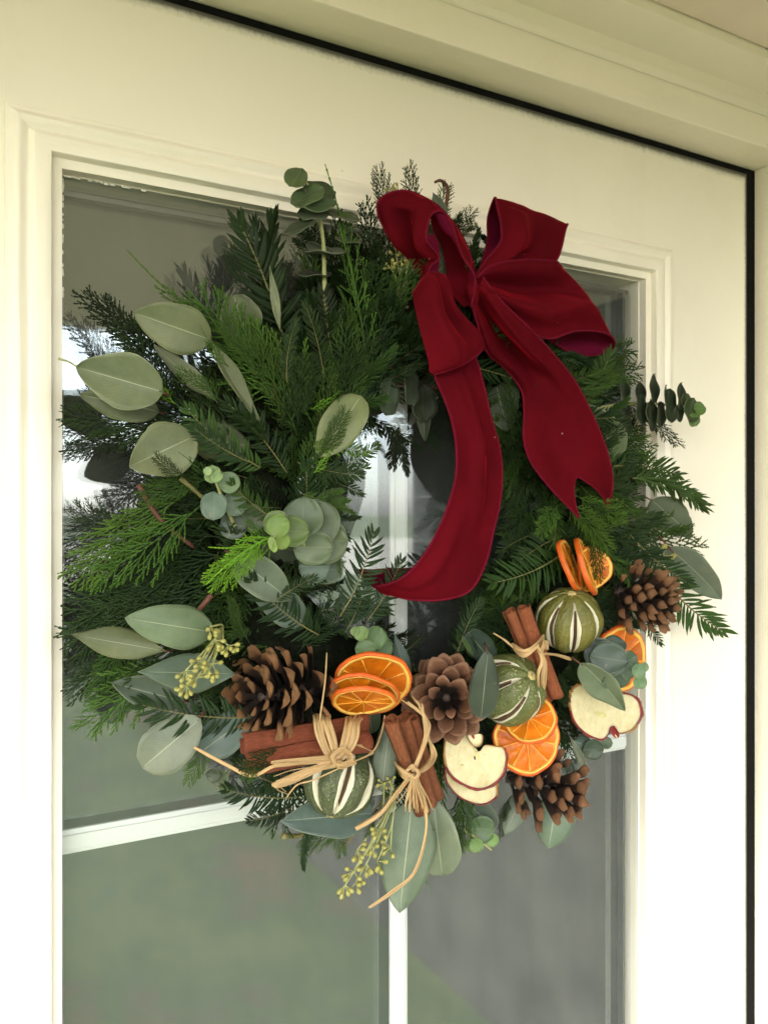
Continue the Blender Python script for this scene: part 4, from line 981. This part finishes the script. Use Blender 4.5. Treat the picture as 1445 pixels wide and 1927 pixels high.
tipspray([(1130,768,.07),(1180,760,.07),(1250,762,.07),(1308,775,.07)], 4, [
 ((1170,742,.072),31,(.020,.035,.016),1.5,0,.95,82), ((1172,788,.070),32,(.020,.032,.018),1.4,0,.95,-84), ((1200,748,.074),30,(.018,.030,.014),1.4,0,.95,95), ((1203,772,.076),30,(.020,.034,.016),1.2,.1,.9,-80), ((1226,734,.072),30,(.018,.032,.013),1.5,0,.95,88),
 ((1222,782,.074),30,(.022,.036,.016),1.3,0,1,-80), ((1250,742,.070),18,(.02,.03,.014),2.2,0,1,60), ((1257,764,.078),32,(.020,.036,.014),1.1,.1,.9,95), ((1240,780,.072),24,(.022,.036,.016),1.3,0,1,-70), ((1277,746,.074),26,(.026,.042,.018),1.4,0,1,84), ((1275,778,.074),17,(.03,.05,.02),.9,0,1,-70),
 ((1298,772,.078),26,(.045,.075,.020),.6,.2,.8,65), ((1288,752,.074),13,(.05,.08,.02),.6,0,1,60), ((1315,769,.080),13,(.10,.19,.035),.3,.2,1,10), ((1304,790,.080),13,(.10,.19,.035),.3,-.2,1,-60)], M_paletwig)
tipspray([(850,735,.055),(780,725,.06),(700,720,.065),(650,710,.065)], 2, [
 ((681,716,.075),32,(.085,.12,.085),.9,.1,.9,100), ((728,748,.075),35,(.085,.115,.075),1.3,0,.9,75), ((771,732,.072),32,(.07,.095,.065),1.5,0,.9,105), ((700,750,.06),34,(.055,.07,.055),.5,0,1,-80), ((756,700,.06),24,(.04,.05,.035),.5,0,1,80), ((795,760,.06),34,(.05,.065,.04),1.0,0,1,-80)], M_redtwig)
tipspray([(700,1240,.08),(695,1215,.09),(685,1190,.10)], 3, [
 ((707,1200,.095),22,(.10,.18,.055),.4,.2,1,70), ((688,1222,.098),20,(.10,.18,.06),0,.4,1,180), ((680,1192,.104),14,(.16,.26,.07),-.3,.3,1,120), ((722,1220,.09),20,(.10,.18,.07),.7,0,1,20), ((668,1188,.10),9,(.20,.30,.10),-.5,.2,1,150)])
tipspray([(1120,1270,.11),(1160,1255,.12),(1205,1268,.13)], 3, [
 ((1130,1232,.112),34,(.050,.080,.065),-.3,.2,.9,140), ((1155,1215,.112),24,(.06,.10,.08),.2,.8,.8,20), ((1145,1240,.122),36,(.060,.095,.070),-.1,.2,.9,170), ((1160,1275,.124),30,(.085,.13,.085),.2,-.6,.8,190), ((1182,1245,.126),21,(.10,.16,.10),.5,.1,1,30), ((1180,1262,.128),17,(.09,.15,.09),.4,0,1,-60),
 ((1200,1262,.132),14,(.16,.26,.13),.2,.1,1,60), ((1203,1283,.132),14,(.15,.25,.12),.1,-.2,1,-70), ((1212,1255,.133),9,(.20,.32,.15),.4,.2,1,30)])
tipspray([(870,1560,.05),(900,1580,.055),(925,1600,.06)], 3, [((905,1560,.055),26,(.10,.17,.08),0,0,1,0), ((895,1590,.06),14,(.16,.28,.08),0,0,1,-60), ((925,1580,.06),13,(.16,.28,.07),0,0,1,30), ((880,1590,.055),12,(.12,.2,.07),0,0,1,200)])
tipspray([(1110,1370,.07),(1130,1395,.07)], 3, [((1115,1410,.07),20,(.05,.085,.05),0,0,1,0), ((1138,1398,.07),14,(.07,.11,.05),0,.3,.8,0)])
tipspray([(440,1440,.06),(415,1470,.07)], 3, [((415,1465,.07),16,(.06,.09,.03),0,0,1,100), ((425,1482,.072),12,(.10,.15,.05),0,0,1,0), ((402,1458,.07),14,(.04,.06,.03),0,0,1,0)])
# bare twigs
for pts, r_, mt in [
 ([(262,912,.06),(300,975,.065),(365,1030,.06)], 6, M_redtwig), ([(398,1120,.09),(385,1135,.09),(368,1155,.085)], 6, M_redtwig), ([(533,1573,.06),(560,1573,.055),(620,1560,.05)], 6, M_stem),
 ([(340,900,.07),(375,930,.07),(415,970,.065)], 5, M_stem), ([(528,660,.085),(515,720,.085),(532,780,.08)], 3.5, M_redtwig), ([(520,640,.08),(540,700,.08),(545,780,.075)], 4, M_stem),
 ([(110,675,.075),(128,680,.076),(146,690,.077)], 2.5, M_paletwig), ([(805,665,.05),(760,690,.055),(700,722,.06)], 4, M_paletwig), ([(838,395,.05),(842,355,.055),(830,340,.058),(818,343,.058)], 4, M_redtwig), ([(1240,1010,.06),(1258,1030,.062),(1270,1045,.063)], 2, M_redtwig),
 ([(640,1600,.05),(700,1530,.055),(760,1470,.06)], 3, M_stem)]:
    twig(wreath, pts, r_, mt)
seeds(wreath, (420,1180,.10), [(405,1205,.118),(430,1215,.118),(395,1180,.115),(378,1245,.118),(350,1262,.118),(400,1250,.118),(372,1275,.118),(352,1290,.118),(392,1265,.118)], 1, 14, 6)
seeds(wreath, (745,570,.06), [(735,505,.075),(755,490,.075),(765,505,.075),(745,480,.072),(770,485,.072)], 2, 11, 5, (0, 1))
seeds(wreath, (740,640,.055), [(745,590,.06),(755,575,.06),(735,580,.06)], 3, 9, 5, (0, 1))
seeds(wreath, (745,1500,.08), [(700,1590,.085),(672,1600,.085),(690,1625,.085),(665,1640,.085),(650,1665,.085),(735,1595,.085),(715,1560,.09),(710,1620,.085),(670,1660,.085)], 4, 14, 5, (-.5, -.7))
seeds(wreath, (780,420,.05), [(735,365,.055),(750,360,.055)], 5, 9, 4, (0, 1))
seeds(wreath, (1240,1070,.06), [(1248,1045,.07)], 6, 13, 6, (0, .5))
seeds(wreath, (720,1520,.08), [(722,1475,.10),(735,1470,.10)], 7, 9, 5, (0, 1))
print('sprigs', COUNT)

# ------------------------------------------------------------------ cones
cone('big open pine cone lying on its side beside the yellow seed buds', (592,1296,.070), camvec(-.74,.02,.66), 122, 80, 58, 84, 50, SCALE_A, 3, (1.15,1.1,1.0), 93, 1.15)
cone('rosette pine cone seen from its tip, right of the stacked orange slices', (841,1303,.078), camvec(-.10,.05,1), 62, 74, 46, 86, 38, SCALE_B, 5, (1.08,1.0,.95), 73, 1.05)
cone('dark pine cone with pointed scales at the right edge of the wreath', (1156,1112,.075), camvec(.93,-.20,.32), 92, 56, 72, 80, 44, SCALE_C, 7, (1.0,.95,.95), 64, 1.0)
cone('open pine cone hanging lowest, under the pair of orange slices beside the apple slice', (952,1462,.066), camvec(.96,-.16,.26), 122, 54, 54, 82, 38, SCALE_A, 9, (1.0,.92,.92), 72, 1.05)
# ------------------------------------------------------------------ oranges
orange('largest orange slice at the back of the stack of three beside the big pine cone', (700,1286,.100), camvec(.05,-.55,1), 74, 10, .3, 0, 0, 1, 1)
orange('middle orange slice of the stack of three beside the big pine cone', (684,1306,.108), camvec(-.05,-1.0,1), 66, 9, .8, .02, 0, 1, 2)
orange('front orange slice of the stack of three, resting above the reddish cinnamon sticks', (684,1318,.121), camvec(.0,-1.5,1), 63, 9, .1, .03, .5, 1, 3)
orange('orange slice with a thick rind, lower of the pair under the frosted lime', (990,1393,.090), camvec(-.1,.45,1), 63, 20, .5, 0, 0, 1, 4)
orange('thin curled orange slice, upper of the pair under the frosted lime', (996,1352,.094), camvec(-.35,.75,1), 50, 11, .2, .06, .3, 1, 5)
orange('orange slice standing edge on, left one above the olive lime', (1072,1064,.082), camvec(.84,.33,.36), 52, 9, .5, .02, 0, 1, 6)
orange('orange slice standing edge on, middle one above the olive lime', (1102,1064,.088), camvec(.86,.30,.32), 55, 10, .9, .02, .6, 1, 7)
orange('folded orange slice leaning behind the two edge on slices above the olive lime', (1112,1072,.082), camvec(.65,.0,1), 44, 8, .9, .22, .6, 1, 8)
orange('orange ring half hidden behind eucalyptus, below the dark pine cone by the door moulding', (1165,1240,.078), camvec(.42,.0,1), 62, 9, .9, .02, .6, 1, 9, .055, .09)
# ------------------------------------------------------------------ limes
MBT = simple('stem button', (.42, .34, .14), .7, 200, .3, .6)
lime('dark green dried lime under the knotted raffia, resting on a blue green leaf', (638,1468,.085), camvec(-.22,-.90,.42), 69, M_lime1, 1, 7, .19, .98, .35)
lime('frosted dried lime between the rosette pine cone and the two cinnamon sticks', (957,1297,.085), camvec(.52,.50,.62), 69, M_lime2, 2, 7, .12, .98, .1)
lime('olive dried lime below the edge on orange slices', (1070,1166,.088), camvec(-.02,.84,.42), 63, M_lime3, 3, 8, .13, .95, .25)
# ------------------------------------------------------------------ cinnamon bundles
b1 = empty('cinnamon_bundle', P(600,1400,.10), 'reddish cinnamon bundle lying sideways under a raffia bow, above the dark green lime', 'cinnamon bundle', 'cinnamon stick bundles tied with raffia')
stick(b1, (455,1402,.098), (688,1362,.103), 22, 3, (.95,.70,.75), 1.2)
stick(b1, (462,1440,.106), (692,1398,.108), 25, 4, (1.0,.72,.78), 1.2)
stick(b1, (480,1430,.094), (690,1385,.094), 22, 6, (.9,.66,.7), 1.2)
BF = .122
for i in range(8): raffia(b1, [(590+i*4,1358,BF-.036),(591+i*4,1346,BF-.020),(592+i*4,1356,BF-.004),(596+i*5,1385,BF+.003),(614+i*3.4,1420,BF+.006),(630+i*1.5,1432,BF+.008)], 9, 1, 1.5, i, .6, taper=.1)
for i in range(7): raffia(b1, [(690-i*5,1362,BF-.034),(684-i*5,1350,BF-.018),(676-i*4,1360,BF-.003),(672-i*4.5,1385,BF+.004),(662-i*4,1412,BF+.006),(645-i*2,1428,BF+.008)], 9, 1, 1.5, 20+i, .6, taper=.1)
raffia(b1, [(620,1420,BF+.006),(640,1438,BF+.012),(662,1428,BF+.008),(645,1412,BF+.010),(625,1425,BF+.012),(640,1442,BF+.011),(668,1436,BF+.006)], 9, 4, 3, 30)
raffia(b1, [(640,1432,BF+.010),(590,1434,BF+.010),(520,1440,BF+.008),(475,1460,.115),(432,1442,.105),(365,1406,.09)], 11, 1, 1, 41, .5)
raffia(b1, [(640,1430,BF+.009),(590,1430,BF+.010),(514,1437,BF+.010)], 9, 6, 5, 42, .4)
raffia(b1, [(640,1436,BF+.010),(590,1450,BF+.012),(550,1464,BF+.012),(518,1475,BF+.010)], 10, 7, 7, 43, .4)
raffia(b1, [(650,1440,BF+.009),(590,1468,.115),(560,1478,.11),(540,1502,.105)], 4, 1, 1, 44, .6)
raffia(b1, [(655,1435,BF+.009),(690,1425,.118),(700,1412,.115),(670,1405,.12),(655,1425,BF+.01)], 4, 2, 3, 45, .6)
raffia(b1, [(660,1435,BF+.009),(700,1415,.115),(718,1380,.105),(724,1345,.10)], 4, 1, 1, 46, .6)
raffia(b1, [(598,1385,BF+.003),(604,1340,.118),(612,1280,.115),(616,1228,.115)], 4, 1, 1, 47, .4)
b2 = empty('cinnamon_bundle', P(785,1430,.10), 'upright cinnamon bundle tied with raffia below the rosette pine cone', 'cinnamon bundle', 'cinnamon stick bundles tied with raffia')
stick(b2, (765,1345,.104), (826,1500,.080), 15, 11, (1.05,.95,.9), 1.7)
stick(b2, (775,1352,.112), (822,1498,.092), 14, 12, (1.1,1,1), 1.7)
stick(b2, (737,1352,.132), (798,1525,.096), 15, 13, (1.0,.9,.85), 2.1)
stick(b2, (733,1365,.106), (790,1530,.084), 13, 14, (.8,.65,.6), 1.6)
stick(b2, (755,1352,.118), (812,1512,.098), 14, 15, (1.05,.95,.9), 1.9)
KF = .127
for i in range(5): raffia(b2, [(742+i,1432+i*2,KF-.018),(756,1446+i*3,KF-.004),(772,1458+i*2,KF+.002),(780,1456,KF+.004)], 8, 1, 2, 60+i)
for i in range(6): raffia(b2, [(784,1456,KF+.004),(806,1446-i*2,KF),(818-i,1425-i*2,KF-.008),(812-i*2,1400-i*4,KF-.008)], 8, 1, 2, 70+i)
for i in range(5): raffia(b2, [(776+i,1452,KF+.004),(788+i*2,1420,KF+.002),(800+i,1385,KF-.004),(798+i*2,1355,KF-.004),(782-i*9+10,1322-i%3*6,KF-.004)], 6, 1, 2, 80+i, .5)
raffia(b2, [(765,1452,KF+.004),(778,1443,KF+.008),(788,1455,KF+.009),(778,1466,KF+.008),(768,1456,KF+.009)], 9, 4, 2, 90)
for i in range(7): raffia(b2, [(778,1460,KF+.006),(768+i*5,1490,KF+.004),(760+i*9,1520+(i*7) % 13,KF)], 6, 1, 2, 95+i, .5)
raffia(b2, [(770,1460,KF+.004),(745,1495,.11),(715,1530,.105),(668,1560,.10)], 12, 2, 2, 110, .5)
raffia(b2, [(785,1462,KF+.004),(798,1510,.118),(800,1570,.108),(780,1640,.10),(742,1675,.098),(694,1707,.096)], 6, 2, 2, 120, .5)
for i in range(5): raffia(b1, [(640,1434,BF+.010),(590-i*9,1446+i*4,BF+.010),(545-i*6,1452+i*8,.122),(520+i*5,1462+i*9,.116)], 2.2, 1, 5, 200+i, 1.5)
for i in range(6): raffia(b2, [(778,1458,KF+.008),(764+i*7,1486,KF+.008),(750+i*11,1515+(i*11) % 17,KF-.002)], 2.0, 1, 4, 210+i, 1.5)
b3 = empty('cinnamon_bundle', P(1000,1220,.10), 'pair of cinnamon sticks tied with raffia between the frosted lime and the olive lime', 'cinnamon bundle', 'cinnamon stick bundles tied with raffia')
stick(b3, (956,1150,.094), (1030,1318,.092), 14, 21, (1.15,1.0,.95), 1.8)
stick(b3, (983,1142,.102), (1045,1310,.100), 15, 22, (1.2,1.0,.95), 1.6)
for i in range(6): raffia(b3, [(962+i,1212+i*2,.105),(985,1224+i*2,.120),(1008,1214+i,.122),(1024-i,1196+i*3,.108)], 8, 1, 2, 130+i)
raffia(b3, [(1008,1214,.12),(1018,1225,.124),(1026,1210,.122),(1030,1222,.118)], 8, 4, 3, 140)
for i in range(4): raffia(b3, [(1012,1222,.122),(1018+i*2,1245,.122),(1014+i*4,1270,.12),(1012+i*4,1300,.112)], 8, 1, 2, 145+i, .6)
raffia(b3, [(965,1218,.112),(950,1205,.11),(928,1192,.105)], 4, 1, 1, 150)
raffia(b3, [(1020,1230,.11),(1045,1232,.10),(1075,1240,.095)], 8, 1, 1, 151)
# ------------------------------------------------------------------ apple slices
am = NT('dried apple flesh'); af = am.noise(40, 5, .6); af2 = am.noise(160, 3)
am.set(Base_Color=am.mix(.35, am.ramp(af, [(.25, (.40, .33, .16)), (.5, (.56, .50, .29)), (.8, (.62, .57, .36))]), am.ramp(af2, [(.3, (.48, .40, .20)), (.7, (.62, .57, .38))])), Roughness=.75, Subsurface_Weight=.15, Subsurface_Scale=.003); am.bump(af, .5, .0012); M_apple = am.m
M_askin = simple('dried red apple skin', (.17, .012, .014), .4, 60, .4, .6, .001)
M_askin2 = simple('dried yellow red apple skin', (.28, .13, .03), .4, 60, .4, .6, .001)
M_seed = simple('apple pip', (.05, .022, .010), .35, 100, .2)
M_core2 = simple('apple core flesh', (.50, .46, .20), .7, 100, .2, .5)
def apple(label, outline, off, lean, thick=.0045, marks=(), seed=0, curl=.004):
    """outline in photo px; lean=(d off per px in x, in y)"""
    rd = random.Random(seed); cx = sum(p[0] for p in outline)/len(outline); cy = sum(p[1] for p in outline)/len(outline)
    pts = spline(outline+[outline[0]], 6)[:-1]; n = len(pts); rmax = max(math.hypot(p[0]-cx, p[1]-cy) for p in pts)
    def at(x, y, d):
        o_ = off+lean[0]*(x-cx)+lean[1]*(y-cy)+curl*(math.hypot(x-cx, y-cy)/rmax)**3*math.sin(math.atan2(y-cy, x-cx)*3+seed)
        return P(x, y, o_-d)
    e = empty('dried_apple_slice', P(cx, cy, off), label, 'apple slice', 'dried apple slices on the wreath')
    RN = 8; v = []; f = []
    for sg in (0, 1):
        for k in range(RN+1):
            q = k/RN*.975+.0001
            for p in pts:
                x = cx+(p[0]-cx)*q; y = cy+(p[1]-cy)*q
                dz = .0012*noise.noise(Vector((x*.05, y*.05, seed)))+.0008*math.exp(-((1-q)/.08)**2)
                v.append(at(x, y, dz+sg*thick))
    for k in range(RN):
        for i in range(n): f.append((k*n+i, k*n+(i+1) % n, (k+1)*n+(i+1) % n, (k+1)*n+i))
    b = (RN+1)*n
    for k in range(RN):
        for i in range(n): f.append((b+k*n+(i+1) % n, b+k*n+i, b+(k+1)*n+i, b+(k+1)*n+(i+1) % n))
    mk('flesh', v, f, M_apple, e)
    prof = [(.955, -.0001), (.972, -.0014), (1.010, -.0010), (1.040, .4*thick), (1.03, thick), (.965, thick+.0004)]
    v = []; f = []; fm = []
    for i, p in enumerate(pts):
        wig = 1+.012*math.sin(i*.9+seed)+.008*math.sin(i*2.3)
        for q, d in prof: v.append(at(cx+(p[0]-cx)*q*(wig if q > .97 else 1), cy+(p[1]-cy)*q*(wig if q > .97 else 1), d))
    k = len(prof)
    for i in range(n):
        for j in range(k-1): f.append((i*k+j, i*k+j+1, ((i+1) % n)*k+j+1, ((i+1) % n)*k+j)); fm.append(1 if math.sin(i*.13+seed) > .75 else 0)
    mk('skin', v, f, [M_askin, M_askin2], e, None, fm)
    for (x, y, l, w_, a, mt) in marks:
        vv = [at(x, y, -.0016)]; r_ = [(l*math.cos(t), w_*math.sin(t)) for t in [i*math.pi/5 for i in range(10)]]
        for X, Y in r_: vv.append(at(x+X*math.cos(a)-Y*math.sin(a), y+X*math.sin(a)+Y*math.cos(a), .0004))
        mk('pip' if mt is M_seed else 'core', vv, [(0, 1+i, 1+(i+1) % 10) for i in range(10)], mt, e)
    return e
apple('lower cream apple slice peeping out below the large one', [(836,1445),(842,1475),(868,1502),(905,1514),(932,1502),(936,1480),(930,1455),(880,1440)], .080, (0, .00002), seed=4)
apple('large cream apple slice with dark red skin below the rosette pine cone', [(838,1385),(835,1420),(845,1455),(872,1477),(905,1486),(935,1472),(950,1450),(953,1425),(948,1408),(930,1404),(912,1402),(905,1412),(893,1413),(888,1396),(882,1380),(858,1372)], .094, (.00004, .00004), .0055,
      [(896,1418,13,5,1.1,M_core2), (893,1426,6,2.5,1.4,M_seed), (870,1440,4,2,.3,M_core2), (912,1420,5,2,.2,M_core2)], 1)
apple('small curled apple piece hanging between the rosette pine cone and the large apple slice', [(876,1362),(880,1388),(893,1405),(906,1400),(908,1384),(896,1378),(892,1362)], .102, (.0001, 0), .004, [(888,1380,14,4,1.3,M_askin)], 6)
apple('two lobed apple slice behind a grey green leaf next to the door moulding', [(1070,1322),(1078,1355),(1100,1380),(1128,1392),(1142,1386),(1148,1370),(1158,1368),(1165,1380),(1190,1374),(1206,1350),(1205,1325),(1190,1308),(1165,1306),(1150,1318),(1120,1292),(1090,1288),(1074,1300)], .085, (-.00006, .00003), .006,
      [(1156,1378,13,7,1.0,M_askin), (1158,1384,7,2.0,1.0,M_apple), (1130,1345,18,6,.3,M_core2)], 2)

# ------------------------------------------------------------------ velvet bow
vm = NT('burgundy velvet'); vn = vm.noise(1400, 2, .6); vn2 = vm.noise(14, 4, .6)
vcol = vm.ramp(vn2, [(.3, (.058, .0013, .0042)), (.7, (.100, .0022, .0062))])
geo_ = vm.n('ShaderNodeNewGeometry')
vcol2 = vm.mix(geo_.outputs['Backfacing'], vcol, (.10, .004, .020))
lint = vm.n('ShaderNodeTexVoronoi'); lint.inputs['Scale'].default_value = 55; vm.l(vm.coord(), lint.inputs['Vector'])
ld = vm.math('LESS_THAN', lint.outputs['Distance'], .035)
vcol2 = vm.mix(vm.math('MULTIPLY', ld, .5), vcol2, (.6, .35, .3))
vm.set(Base_Color=vcol2, Roughness=.85, Specular_IOR_Level=.05, Sheen_Weight=.65, Sheen_Roughness=.28)
vm.b.inputs['Sheen Tint'].default_value = (.70, .012, .03, 1)
vm.bump(vn, .35, .0004); M_velvet = vm.m
M_stitch = simple('burgundy stitching', (.115, .005, .015), .85, 600, .3, .5, .0005, Specular_IOR_Level=.05)
bow = empty('velvet_bow', P(893,545,.10), 'burgundy velvet bow with stitched edges at the top right of the wreath', 'bow')
def ribbon(name, secs, edges=(True, True), flip=False, bulge=.0, folds=(), notch=0.0, per=9, seed=0, mat=None, NV=14, ends=(False, False)):
    """secs: [(left px,py,off), (right px,py,off)] from one end to the other"""
    flat = [tuple(a)+tuple(b) for a, b in secs]; S = spline(flat, per); N = len(S); g = []
    rows = [(P(*s[:3]), P(*s[3:])) for s in S]
    def rowat(q):
        q = max(0, min(1, q))*(N-1); i = min(N-2, int(q)); t = q-i
        return rows[i][0].lerp(rows[i+1][0], t), rows[i][1].lerp(rows[i+1][1], t)
    vs = []; fs = []
    for i in range(N):
        for j in range(NV+1):
            v_ = j/NV; q = i/(N-1); q *= (1-notch*(1-abs(2*v_-1)))
            A, B = rowat(q); p = A.lerp(B, v_); A2, B2 = rowat(min(1, q+.01)); A1, B1 = rowat(max(0, q-.01))
            t = (A2.lerp(B2, v_)-A1.lerp(B1, v_)).normalized(); n = t.cross(B-A)
            n = n.normalized() if n.length > 1e-9 else Vector((0, -1, 0))
            if n.dot(CAM-p) < 0: n = -n
            z = bulge*math.sin(math.pi*v_)+(.0030*noise.noise(p*30+Vector((seed, 0, 0)))+.0008*noise.noise(p*85+Vector((0, seed, 0))))*math.sin(math.pi*v_)**.5
            for (fv, fw, fq0, fq1, amp) in folds:
                if fq0 < q < fq1: z += amp*math.exp(-((v_-fv)/fw)**2)*math.sin(math.pi*(q-fq0)/(fq1-fq0))**.7
            vs.append(p+n*z)
    for i in range(N-1):
        for j in range(NV):
            a = i*(NV+1)+j; qd = (a, a+1, a+NV+2, a+NV+1); fs.append(tuple(reversed(qd)) if flip else qd)
    o = mk(name, vs, fs, mat or M_velvet, bow)
    for e_, j in ((edges[0], 0), (edges[1], NV)):
        if not e_: continue
        line = [vs[i*(NV+1)+j] for i in range(N)]; stitch(line, o)
    for e_, i in ((ends[0], 0), (ends[1], N-1)):
        if e_: stitch([vs[i*(NV+1)+j] for j in range(NV+1)], o, .0008)
    return o
def stitch(line, parent, r=.00125):
    # resample every 1.1 mm and flare the tube in turns like an overlocked wire edge
    out = [line[0]]; acc = 0
    for i in range(len(line)-1):
        L = (line[i+1]-line[i]).length; d = 0
        while acc+(L-d) >= .0011:
            d += .0011-acc; acc = 0; out.append(line[i].lerp(line[i+1], min(1, d/max(L, 1e-9))))
        acc += L-d
    if len(out) < 4: return
    v, f = tube_geo(out, [r*(1.15 if k % 2 else .72) for k in range(len(out))], 6)
    mk('stitched_edge', v, f, M_stitch, parent)
# left upper loop: outer band, then its inside
ribbon('loop', [((800,552,.088),(806,540,.100)), ((790,520,.084),(808,505,.104)), ((770,488,.080),(826,484,.112)), ((737,452,.082),(803,452,.116)), ((712,402,.088),(807,414,.118)), ((718,372,.096),(816,400,.118)), ((758,359,.104),(834,399,.118)),
                ((798,372,.104),(852,428,.118)), ((835,398,.102),(868,478,.118)), ((872,450,.100),(893,522,.118)), ((894,510,.100),(886,580,.114))], bulge=.002, flip=False, folds=[(.5, .16, .0, .45, -.018), (.78, .10, .1, .5, .008), (.2, .12, .2, .5, .006), (.6, .15, .45, .95, .003)], seed=1)
ribbon('loop_inside', [((810,405,.108),(832,402,.112)), ((814,432,.100),(850,432,.112)), ((830,462,.092),(868,484,.110)), ((838,500,.090),(886,530,.108)), ((845,545,.090),(886,568,.108)), ((872,578,.096),(884,584,.106))], (False, False), bulge=-.004, seed=2, flip=True)
ribbon('loop_curl', [((804,446,.110),(812,436,.106)), ((812,466,.108),(826,462,.100)), ((806,500,.104),(826,500,.098)), ((800,530,.100),(822,535,.094))], (False, False), seed=12, flip=False)
# upper right loop
ribbon('loop', [((893,522,.112),(902,520,.110)), ((914,490,.112),(950,505,.098)), ((940,458,.112),(1010,495,.092)), ((943,428,.110),(1046,490,.088)), ((934,384,.104),(1064,430,.082)), ((930,374,.096),(1066,424,.076)), ((918,410,.082),(1050,440,.070)), ((917,455,.080),(1010,470,.070)), ((904,505,.090),(930,500,.085))],
       bulge=.003, seed=3, folds=[(.26, .11, .05, .5, .012), (.6, .12, .0, .45, -.012)], flip=False)
# lower right loop
ribbon('loop', [((896,522,.116),(902,535,.112)), ((928,499,.118),(945,590,.108)), ((982,489,.116),(1025,636,.106)), ((1042,492,.108),(1085,622,.108)), ((1050,497,.100),(1138,626,.104)), ((1056,504,.092),(1156,645,.092)), ((1052,516,.080),(1140,664,.078)), ((1020,530,.070),(1090,668,.070)), ((960,540,.070),(1040,645,.070)), ((920,540,.075),(985,600,.075))],
       bulge=.004, seed=4, folds=[(.35, .14, .0, .45, -.022), (.68, .10, .0, .5, .010), (.88, .08, .1, .5, -.007)], flip=False)
# right tail
ribbon('tail', [((886,566,.112),(908,522,.116)), ((898,610,.104),(948,572,.120)), ((915,660,.094),(998,620,.120)), ((950,692,.090),(1042,668,.112)), ((980,735,.088),(1080,716,.106)), ((986,780,.088),(1108,768,.102)), ((985,825,.090),(1132,822,.100)), ((998,868,.092),(1147,870,.098)), ((1035,918,.094),(1152,912,.096)), ((1090,975,.098),(1143,958,.088))],
       bulge=.003, notch=.155, seed=5, folds=[(.40, .13, .0, .42, -.024), (.72, .11, .02, .5, .012), (.12, .10, .1, .5, .009), (.4, .2, .5, .9, -.010)], ends=(False, True), flip=True)
# front short fold and left tail
ribbon('front_fold', [((776,552,.118),(838,518,.118)), ((779,572,.126),(846,530,.128)), ((788,612,.130),(858,572,.134)), ((798,650,.128),(880,600,.132)), ((806,680,.126),(903,625,.130)), ((808,700,.124),(911,645,.126)), ((818,705,.123),(908,658,.124))],
       (False, False), bulge=.009, seed=6, folds=[(.74, .09, .05, .75, -.014), (.35, .14, .2, 1, .008)], ends=(True, True), flip=True)
ribbon('front_fold_rim', [((792,548,.108),(806,536,.106)), ((776,552,.118),(812,520,.112)), ((779,560,.124),(812,530,.120))], (False, True), seed=13, per=5, flip=True)
ribbon('tail', [((818,690,.112),(890,660,.112)), ((820,712,.114),(900,690,.116)), ((838,755,.116),(912,735,.120)), ((852,800,.120),(925,790,.120)), ((859,850,.124),(940,840,.118)), ((857,900,.126),(945,890,.118)), ((842,955,.126),(941,945,.120)), ((818,1010,.124),(928,1000,.122)), ((790,1055,.120),(913,1060,.124)), ((762,1084,.114),(885,1110,.122)), ((735,1098,.104),(835,1128,.116)), ((712,1103,.092),(775,1128,.102)), ((704,1104,.080),(735,1118,.086))],
       bulge=.002, seed=7, folds=[(.45, .10, .05, .45, .011), (.8, .12, .2, .6, -.010), (.25, .12, .5, .85, .007)], flip=True)
ribbon('tail_end', [((735,1118,.084),(704,1104,.080)), ((760,1100,.066),(690,1090,.070)), ((775,1070,.055),(668,1072,.060))], (True, True), seed=8, ends=(False, True))
ribbon('knot', [((884,512,.100),(900,515,.102)), ((880,535,.112),(902,532,.114)), ((882,560,.112),(900,560,.112)), ((888,585,.100),(896,585,.100))], (False, False), bulge=.004, seed=9, per=5, flip=True)
